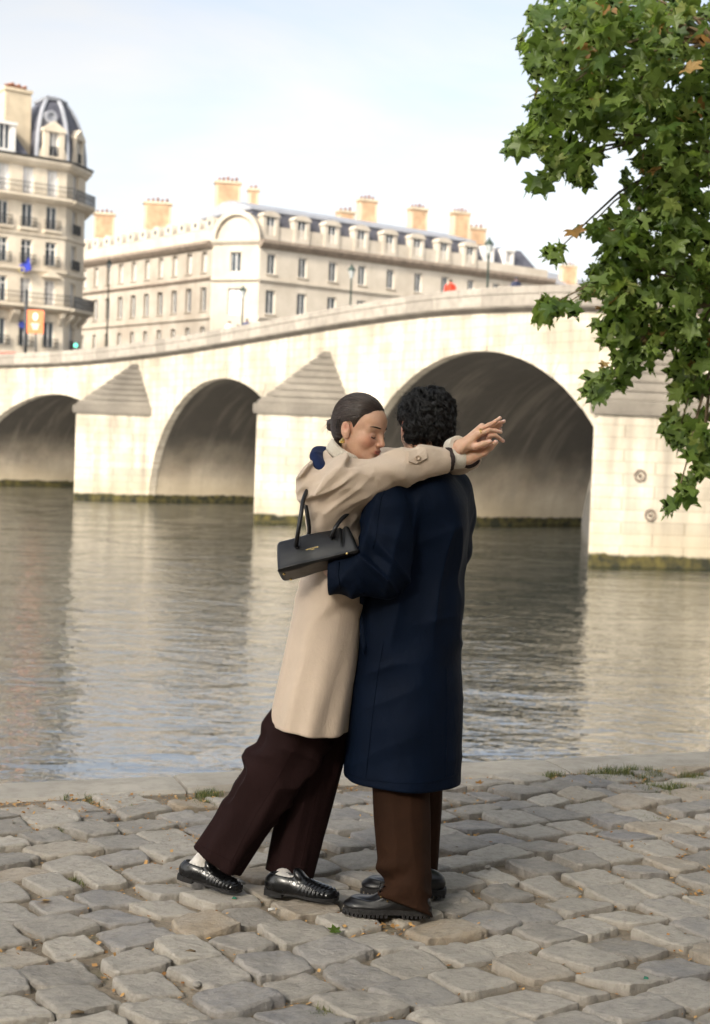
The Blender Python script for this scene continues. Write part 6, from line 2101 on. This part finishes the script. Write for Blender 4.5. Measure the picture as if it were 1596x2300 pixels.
    # ------------------------------------------------ shoes with lugged soles
    def shoe(heel, toe):
        heel = np.asarray(heel); toe = np.asarray(toe); fx = unit(toe - heel); lat = unit(np.cross([0, 0, 1], fx)); up = np.cross(fx, lat)
        FB = np.stack([fx, lat, up], 1); L = np.linalg.norm(toe - heel); k = L / .29; cs = k
        def u_sdf(p):
            q = (p - heel) @ FB / k; x, y, z = q.T
            d = s_ell(q, (.055, 0, .044), (.056, .036, .046))
            d = smin(d, s_ell(q, (.112, 0, .040), (.080, .038, .050)), .03)
            d = smin(d, s_ell(q, (.200, .0, .026), (.086, .049, .030)), .03)
            d = smin(d, s_ell(q, (.245, .0, .029), (.042, .042, .020)), .02)
            tg = s_ell(np.stack([x - .128 + .6 * (z - .078), y, z - .078], 1), (0, 0, 0), (.018, .028, .028)); d = smin(d, tg, .01)
            rimc = np.abs(np.sqrt(((x - .195) / .070) ** 2 + (y / .036) ** 2) - 1) * .036
            d = d - .0035 * np.exp(-(rimc / .0045) ** 2) * (z > .038) * (x > .15)
            ln = np.abs(z - (.056 - .04 * (x - .1))); d = d + .0012 * np.exp(-(ln / .0016) ** 2) * (x < .18)
            return smax(d, -(z - .025), .003) * k
        sh = sdf_obj('shoe', u_sdf, heel - .34, heel + .34, .0036, MATS['leather_shoe'], M)
        out = [(-.004, .014), (.002, .030), (.03, .038), (.07, .038), (.11, .039), (.15, .046), (.20, .053), (.24, .050), (.27, .036), (.288, .016)]
        def w_(x): return np.interp(x, [o[0] for o in out], [o[1] for o in out])
        T = lambda x, y, z: heel + FB @ (np.array([x, y, z]) * k)
        pl = [(x, -y) for x, y in out] + [(x, y) for x, y in out[::-1]]
        mb = MB(); mb.loft([[T(x, y, z0) for x, y in pl] for z0 in (.010, .028)]); so = mb.build('sole', MATS['rubber_sole'], sh)
        mb = MB(); x = .0
        while x < .284:                                   # lugs
            if not (.088 < x < .130):
                a, b = x, x + .0095; wa, wb = w_(a) - .001, w_(b) - .001
                mb.loft([[T(a, -wa, z0), T(b, -wb, z0), T(b, wb, z0), T(a, wa, z0)] for z0 in (0.0, .0105)])
            x += .0142
        mb.build('lugs', MATS['rubber_sole'], so)
        # lace bow, side lace and eyelets
        mb = MB(); c = T(.152, 0, .088)
        for s in (-1, 1):
            mb.tube([c, c + FB @ np.array([.004, s * .018, .012]), c + FB @ np.array([.018, s * .034, .006]), c + FB @ np.array([.020, s * .026, -.006]), c + FB @ np.array([.006, s * .006, -.002])], .0026, 5)
            mb.tube([c, c + FB @ np.array([.012, s * .020, -.008]), c + FB @ np.array([.014, s * .030, -.028])], .0024, 5)
            mb.tube([T(.060 + .014 * j, s * (.0385 + .0035 * (j / 6)), 0.062 - .0010 * j) for j in range(7)], .0026, 5)
        mb.lathe(c - np.array([0, 0, .006]), [(.001, 0), (.007, .004), (.007, .009), (.001, .013)], 7)
        mb.build('laces', MATS['leather_shoe'], sh, True)
        mb = MB()
        for (x, y, z) in ((.144, .0415, .058), (.144, -.0415, .058), (.166, .032, .068), (.166, -.032, .068)): mb.lathe(T(x, y, z - .003), [(.001, 0), (.004, .002), (.004, .004), (.001, .006)], 8)
        mb.build('eyelet', MATS['gold'], sh)
    shoe(onz(967, 2058, .022), onz(772, 2048, .022))
    shoe(onz(1000, 2012, .022), onz(812, 2004, .022))
    return M

# ================================================================== handbag under her arm
def handbag():
    B = empty('handbag', at(712, 1295, 4.72)); tag(B, 'black leather handbag with gold studs under the woman\'s arm', 'handbag')
    a = unit([.25, -.012, .0735]); b = np.array([.045, .09, -.040]); b = unit(b - a * (b @ a)); c = np.cross(b, a)
    if c[2] < 0: c = -c
    o = at(713, 1239, 4.735)
    BB = np.stack([a, b, c], 1)
    T = lambda x, y, z: o + BB @ np.array([x, y, z])
    def f(p):
        q = (p - o) @ BB
        h = np.clip((q[:, 2] + .055) / .11, 0, 1)
        hw = .140 - .015 * h; hd = .050 - .022 * h
        k = np.stack([np.abs(q[:, 0]) - hw + .014, np.abs(q[:, 1]) - hd + .014, np.abs(q[:, 2]) - .061 + .014], 1)
        d = np.sqrt((np.maximum(k, 0) ** 2).sum(1)) + np.minimum(k.max(1), 0) - .014
        # soft sag of the panels and a dent near the end
        d = d + .004 * np.exp(-((q[:, 0] - .03) / .06) ** 2 - ((q[:, 2] - .055) / .02) ** 2) - .0055 * vnoise(q * np.array([12, 9, 14.0]) + 4) - .006 * np.exp(-(q[:, 0] / .09) ** 2 - (q[:, 2] / .04) ** 2)
        # folded gusset at the right end
        d = d + .007 * np.exp(-((q[:, 0] - .094 - .10 * (q[:, 2] + .01)) / .0045) ** 2) * np.clip((q[:, 2] + .03) / .03, 0, 1)
        # piping along the base
        d = d - .0022 * np.exp(-((q[:, 2] + .051) / .0022) ** 2)
        return d
    sdf_obj('bag_body', f, o - .19, o + .19, .0033, MATS['leather_bag'], B)
    def on(x, y): return march_to(f, x, y)
    # handles: front pair and back pair, passing under the arm
    def handle(pts, tabs, nm):
        P = []
        for k in range(len(pts) - 1):
            for t in np.linspace(0, 1, 5)[:-1]:
                p0, p1, p2, p3 = (pts[max(k - 1, 0)], pts[k], pts[k + 1], pts[min(k + 2, len(pts) - 1)])
                P.append(.5 * ((2 * p1) + (p2 - p0) * t + (2 * p0 - 5 * p1 + 4 * p2 - p3) * t * t + (3 * p1 - p0 - 3 * p2 + p3) * t ** 3))
        P.append(pts[-1])
        mb = MB(); mb.tube(P, .0072, 8); h = mb.build('handle', MATS['leather_bag'], B, True)
        for tb in tabs:
            s = [on(x, y) for x, y in tb]
            mb = MB(); mb.hexa([p + np.array([0, .004, 0]) for p in s], [p + np.array([0, -.0045, .0005]) for p in s]); mb.build('handle_tab', MATS['leather_bag'], h)
    F0, F1 = on(666, 1226), on(746, 1206)
    out = np.array([0, -.005, 0])
    handle([F0 + out, at(669, 1202, 4.685), at(677, 1154, 4.70), at(684, 1116, 4.74), at(705, 1085, 4.80), at(760, 1078, 4.81), at(800, 1120, 4.79), at(783, 1151, 4.755), at(766, 1168, 4.725), at(754, 1186, 4.70), F1 + out],
           [[(660, 1224), (667, 1233), (675, 1226), (675, 1205), (664, 1206)], [(740, 1205), (744, 1212), (753, 1205), (757, 1190), (748, 1188)]], 'front')
    handle([T(-.05, .034, .045), at(695, 1195, 4.78), at(690, 1150, 4.785), at(686, 1118, 4.80), at(710, 1085, 4.83), at(770, 1085, 4.84), at(796, 1135, 4.80), at(790, 1165, 4.79), T(.07, .034, .045)], [], 'back')
    # gold studs on the base
    for (x, y) in ((638.5, 1289), (654, 1301), (780, 1243.5), (795.5, 1253)):
        p = on(x, y); mb = MB(); mb.lathe(p - np.array([0, 0, .0042]), [(.0005, 0), (.0042, .001), (.0052, .004), (.0042, .007), (.0005, .0084)], 10); mb.build('stud', MATS['gold'], B, True)
    # gold stamp
    p = on(702, 1232); e = .002
    g = np.array([float(f((p + np.eye(3)[k] * e)[None])[0] - f((p - np.eye(3)[k] * e)[None])[0]) for k in range(3)]); n = unit(g)
    ax = unit(a - n * (a @ n)); ay = np.cross(n, ax)
    for txt, size, dy in (('LANCASTER', .0072, .0), ('PARIS', .0045, -.0055)):
        cu = bpy.data.curves.new('stamp', 'FONT'); cu.body = txt; cu.size = size; cu.align_x = 'CENTER'; cu.align_y = 'CENTER'; cu.extrude = .0002; cu.space_character = 1.12
        t = bpy.data.objects.new('stamp_tmp', cu); COL.objects.link(t)
        dg = bpy.context.evaluated_depsgraph_get(); me = bpy.data.meshes.new_from_object(t.evaluated_get(dg))
        bpy.data.objects.remove(t)
        M = Matrix(((ax[0], ay[0], n[0], 0), (ax[1], ay[1], n[1], 0), (ax[2], ay[2], n[2], 0), (0, 0, 0, 1))); M.translation = Vector(p + n * .0012 + ay * dy)
        me.transform(M); me.materials.clear(); me.materials.append(MATS['gold'])
        add_obj('gold_stamp', me, None, B)
woman()
man()
handbag()

# ================================================================== people crossing the bridge
def passer(px, off, h, label, jacket, legs, hairc, lean=0.0, face=0.0):
    q, Y = on_bridge(px, off)
    r = empty('person', q); tag(r, label, 'person', 'people crossing the bridge')
    k = h / 1.72; ca, sa = math.cos(face), math.sin(face)
    def T(x, y, z): return q + np.array([ca * x - sa * y, sa * x + ca * y, z]) * k + np.array([0, 0, 0])
    l = lean
    body = lambda p: smin(smin(s_ell(p, T(l * 1.0, .02, 1.60), (.078 * k, .092 * k, .115 * k)), s_cone(p, T(l, 0, 1.50), T(l * .8, 0, 1.36), .055 * k, .06 * k), .03),
                          smin(chain(p, [T(l * .8, 0, 1.34), T(0, 0, .95), T(.09, 0, .5), T(.09, .02, .06)], [.13 * k, .11 * k, .06 * k, .045 * k], .05), chain(p, [T(0, 0, .95), T(-.09, 0, .5), T(-.09, -.02, .06)], [.11 * k, .06 * k, .045 * k], .05), .04), .05)
    sdf_obj('body', body, q - np.array([.5, .5, .05]), q + np.array([.5, .5, 1.9]), .03, MATS['skin_far'], r, 1)
    def jk(p):
        d = chain(p, [T(l * .9, 0, 1.40), T(l * .5, 0, 1.2), T(0, 0, .86)], [.165 * k, .165 * k, .155 * k], .06)
        for s in (-1, 1): d = smin(d, chain(p, [T(l + s * .19, 0, 1.40), T(s * .25 + l, -.04, 1.12), T(s * .20 + l, .14, .92)], [.075 * k, .06 * k, .045 * k], .03), .04)
        return d - .012 * vnoise(p * 14)
    sdf_obj('jacket', jk, q - np.array([.6, .6, 0]), q + np.array([.6, .6, 1.9]), .026, solid('jacket_%d' % px, jacket, .8), r, 1)
    tr = lambda p: smin(chain(p, [T(.07, 0, .92), T(.10, 0, .5), T(.10, .02, .08)], [.11 * k, .085 * k, .07 * k], .03), chain(p, [T(-.07, 0, .92), T(-.10, 0, .5), T(-.10, -.02, .08)], [.11 * k, .085 * k, .07 * k], .03), .04)
    sdf_obj('trousers', tr, q - np.array([.4, .4, .05]), q + np.array([.4, .4, 1.2]), .03, solid('legs_%d' % px, legs, .8), r, 1)
    hr = lambda p: np.maximum(s_ell(p, T(l, -.01, 1.635), (.092 * k, .105 * k, .11 * k)), -(p[:, 2] - T(l, 0, 1.60)[2]))
    sdf_obj('hair', hr, q + np.array([-.4, -.4, 1.2]), q + np.array([.4, .4, 1.95]), .022, solid('hair_%d' % px, hairc, .7), r, 1)
plain('skin_far', (.5, .3, .2), .6)
passer(1010, 1.3, 1.74, 'person in a bright red jacket crossing the bridge', (.62, .035, .012), (.03, .03, .04), (.05, .03, .02))
passer(1157, 1.4, 1.55, 'person in dark blue on the bridge crest near the tree', (.018, .022, .05), (.02, .02, .03), (.02, .02, .03))
passer(517, 1.6, 1.72, 'person in a white shirt walking behind the parapet', (.62, .60, .56), (.05, .05, .07), (.10, .06, .03))
passer(536, 2.4, 1.60, 'person in a dusty pink top walking between two others', (.42, .24, .20), (.05, .04, .04), (.04, .03, .02))
passer(556, 1.8, 1.70, 'person in a navy top walking before the gable corner', (.03, .04, .11), (.03, .03, .04), (.08, .05, .03))

# ================================================================== litter, grass and small things on the quay
def litter():
    m = NT('leaf_litter'); t = m.attr('tone')
    m.color(m.mix(t, (.22, .095, .025), (.60, .36, .13))); m.rough(.8)
    rr = np.random.default_rng(19)
    n = 60000
    u = rr.uniform(-3.6, 3.2, n); v = COPE + .01 + rr.uniform(0, 1, n) ** 1.25 * 3.3
    P = QO[None] + u[:, None] * QU + v[:, None] * QV
    dens = fbm(P * np.array([1.5, 1.5, 1]) + 4, 2)
    px = np.array([project(p) for p in P])
    hot = np.zeros(n)
    for (x, y, rx, ry, w) in ((230, 1830, 190, 36, .9), (60, 1850, 90, 25, .8), (420, 1880, 60, 50, .5), (330, 1960, 50, 40, .4), (520, 2055, 60, 25, .4), (880, 2090, 110, 16, 1.1), (450, 1815, 60, 20, .8), (1000, 1790, 90, 40, .6), (820, 1800, 50, 20, .6), (790, 2060, 60, 20, .5), (1400, 1760, 150, 30, .5), (1500, 1880, 120, 40, .3), (1250, 2200, 120, 60, .3)):
        hot = np.maximum(hot, w * np.exp(-((px[:, 0] - x) / rx) ** 2 - ((px[:, 1] - y) / ry) ** 2))
    keep = rr.uniform(0, 1, n) < np.clip(.17 + .30 * (dens > .1) * dens * 2 + hot * .8, 0, 1)
    P = P[keep]; n = len(P); hot = hot[keep]
    P[:, 2] = -.0085 + rr.uniform(0, .008, n) + .020 * (rr.uniform(0, 1, n) < .012 + .20 * np.clip(hot * 1.5, 0, 1))
    s = rr.uniform(.004, .011, n); a = rr.uniform(0, 6.28, n); asp = rr.uniform(.25, .9, n)
    X = np.stack([np.cos(a), np.sin(a), rr.normal(0, .25, n)], 1) * s[:, None]; Yv = np.stack([-np.sin(a), np.cos(a), rr.normal(0, .35, n)], 1) * (s * asp)[:, None]
    V = np.stack([P - X - Yv * .4, P - Yv, P + X + Yv * .3 + np.array([0, 0, .002]), P + Yv + np.array([0, 0, .002])], 1).reshape(-1, 3)
    F = np.arange(4 * n).reshape(-1, 4)
    me = mesh_data('leaf_litter', V, F); set_attr(me, 'tone', np.repeat(rr.uniform(0, 1, n), 4))
    o = add_obj('leaf_litter', me, m.m); tag(o, 'dry brown leaf litter caught between the cobbles', 'litter', kind='stuff')
litter()
def grit():
    """sand grains and small stones lying in the joints"""
    rr = np.random.default_rng(23); n = 9000
    u = rr.uniform(-3.2, 3.0, n); v = COPE + .02 + rr.uniform(0, 1, n) * 3.2
    P = QO[None] + u[:, None] * QU + v[:, None] * QV; P[:, 2] = -.010 + rr.uniform(0, .004, n)
    s = rr.uniform(.0012, .0038, n) * (1 + 1.3 * (rr.uniform(0, 1, n) < .03))
    base = np.array([(1, 0, 0), (0, 1, 0), (-1, 0, 0), (0, -1, 0), (0, 0, .8), (0, 0, -.8)], float)
    V = (P[:, None] + base[None] * s[:, None, None] * rr.uniform(.6, 1.3, (n, 6, 1))).reshape(-1, 3)
    f = np.array([(0, 1, 4), (1, 2, 4), (2, 3, 4), (3, 0, 4), (1, 0, 5), (2, 1, 5), (3, 2, 5), (0, 3, 5)])
    F = (f[None] + 6 * np.arange(n)[:, None, None]).reshape(-1, 3)
    o = add_obj('grit', mesh_data('grit', V, F), MATS['cobble_stone']); tag(o, 'loose sand grains and grit in the joints', 'grit', kind='stuff')
grit()
def grass():
    m = NT('grass_blade'); t = m.attr('tone'); m.color(m.mix(t, (.035, .075, .012), (.22, .21, .055))); m.rough(.6)
    rr = np.random.default_rng(5)
    spots = []
    for (x, y, rx, ry, n, h) in ((1410, 1742, 90, 14, 34, .034), (1500, 1775, 70, 10, 24, .028), (1560, 1745, 40, 10, 10, .03), (1330, 1748, 30, 8, 6, .025), (1240, 1741, 20, 5, 5, .02), (455, 1808, 22, 7, 8, .022), (230, 1792, 60, 8, 8, .018), (470, 1782, 30, 5, 8, .018), (560, 1786, 30, 5, 5, .018), (845, 1798, 20, 6, 6, .02), (150, 1865, 30, 8, 5, .018), (300, 1820, 40, 10, 5, .016), (1010, 1745, 16, 4, 4, .018), (1310, 1800, 40, 8, 6, .018), (1450, 1840, 60, 10, 7, .016), (1180, 1865, 30, 6, 3, .014), (735, 2278, 36, 8, 5, .018), (1545, 1860, 30, 10, 5, .016), (178, 1980, 20, 5, 3, .014)):
        for k in range(n): spots.append((x + rr.normal() * rx * .55, y + rr.normal() * ry * .55, h))
    V, T = [], []
    for (x, y, h) in spots:
        c = onz(x, y, 0.0)
        if ((c - QO) @ QV) < COPE - .02: continue
        for k in range(26):
            b = c + np.array([rr.normal() * .016, rr.normal() * .016, -.014]); a = rr.uniform(0, 6.28); L_ = h * rr.uniform(.4, 1.35) + .012
            d = np.array([math.cos(a), math.sin(a), 0]); w = np.array([-d[1], d[0], 0]) * .0013; ln = rr.uniform(.15, .9)
            p1 = b + d * L_ * ln * .35 + np.array([0, 0, L_ * .65]); p2 = b + d * L_ * ln + np.array([0, 0, L_ * (1.1 - ln * .35)])
            V += [b - w, b + w, p1 + w * .8, p1 - w * .8, p1 - w * .8, p1 + w * .8, p2, p2 + w * .1]; T += [rr.uniform(0, 1)] * 8
    V = np.array(V); F = np.arange(len(V)).reshape(-1, 4)
    me = mesh_data('grass_tufts', V, F); set_attr(me, 'tone', np.array(T) ** 1.2)
    tag(add_obj('grass_tufts', me, m.m), 'short grass tufts growing along the quay coping and joints', 'grass', kind='stuff')
grass()
def odds():
    rr = random.Random(31)
    g = lambda x, y, z=.012: onz(x, y, z)
    # white cigarette stub
    c = g(611, 2045); r = empty('cigarette_stub', c); tag(r, 'white cigarette stub lying near the front loafer', 'litter'); mb = MB(); mb.tube([c + np.array([-.011, -.006, .005]), c + np.array([.011, .004, .004])], .0042, 8); mb.build('paper', solid('paper_white', (.7, .68, .64)), r, True)
    mb = MB(); mb.tube([c + np.array([.0112, .0041, .004]), c + np.array([.017, .0063, .004])], .0043, 8); mb.build('filter', solid('filter_tan', (.5, .35, .2)), r, True)
    # green glass chips
    for (x, y, lab) in ((1451, 2198, 'green glass chip on a cobble at lower right'), (527, 2018, 'green glass chip between the loafers')):
        c = g(x, y, .018); o = MB(); o.hexa([c + np.array(v) * .001 for v in ((-9, -6, 0), (7, -8, 0), (10, 4, 0), (-4, 7, 0))], [c + np.array(v) * .001 for v in ((-7, -5, 5), (5, -6, 7), (8, 3, 4), (-3, 5, 6))]); ob = o.build('glass_chip', solid('chip_green', (.04, .16, .11), .15)); tag(ob, lab, 'glass chip')
    # twigs
    for (x, y, L_, lab) in ((428, 2138, .030, 'short dark twig lying in a joint at lower left'), (175, 2275, .034, 'short dark twig on a cobble at the bottom left')):
        c = g(x, y, .02); o = MB(); o.tube([c + np.array([-L_ / 2, -.004, 0]), c + np.array([0, .003, .003]), c + np.array([L_ / 2, .004, 0])], [.004, .005, .0035], 7); tag(o.build('twig', MATS['twig'], smooth=True), lab, 'twig')
    # pebble by the heel, pale pebble
    for (x, y, s, lab) in ((1047, 2028, .024, 'rounded grey pebble beside the man\'s heel'), (443, 2213, .014, 'small pale pebble at lower left'), (1096, 1950, .012, 'small tan pebble right of the man')):
        c = g(x, y, .008); o = MB(); o.lathe(c - np.array([0, 0, s * .4]), [(.002, 0), (s * .7, s * .15), (s, s * .5), (s * .75, s * .95), (.002, s * 1.1)], 9)
        me = o.data('pebble', True); V = np.array([v.co[:] for v in me.vertices]); V += .18 * s * vnoise(V * 60)[:, None]; me.vertices.foreach_set('co', V.astype(np.float32).ravel()); tag(add_obj('pebble', me, MATS['cobble_stone']), lab, 'pebble')
    # fallen leaves
    for (x, y, s, dry, lab) in ((754, 2096, .042, 0, 'green fallen leaf lying between cobbles below the shoes'), (92, 2022, .045, 1, 'pale dry leaf at the left'), (1075, 1703 + 60, .04, 1, 'pale dry leaf lying on the stones near the coping')):
        c = g(x, y, .014); ob = bpy.data.objects.new('fallen_leaf', leaf_data(rr.randrange(7), 'leaf_dry' if dry else 'leaf_green')); COL.objects.link(ob)
        ob.matrix_world = Matrix(leaf_matrix(c, (rr.uniform(-1, 1), rr.uniform(-.4, .4), .1), (0, .15, 1), s).tolist()); tag(ob, lab, 'leaf')
odds()
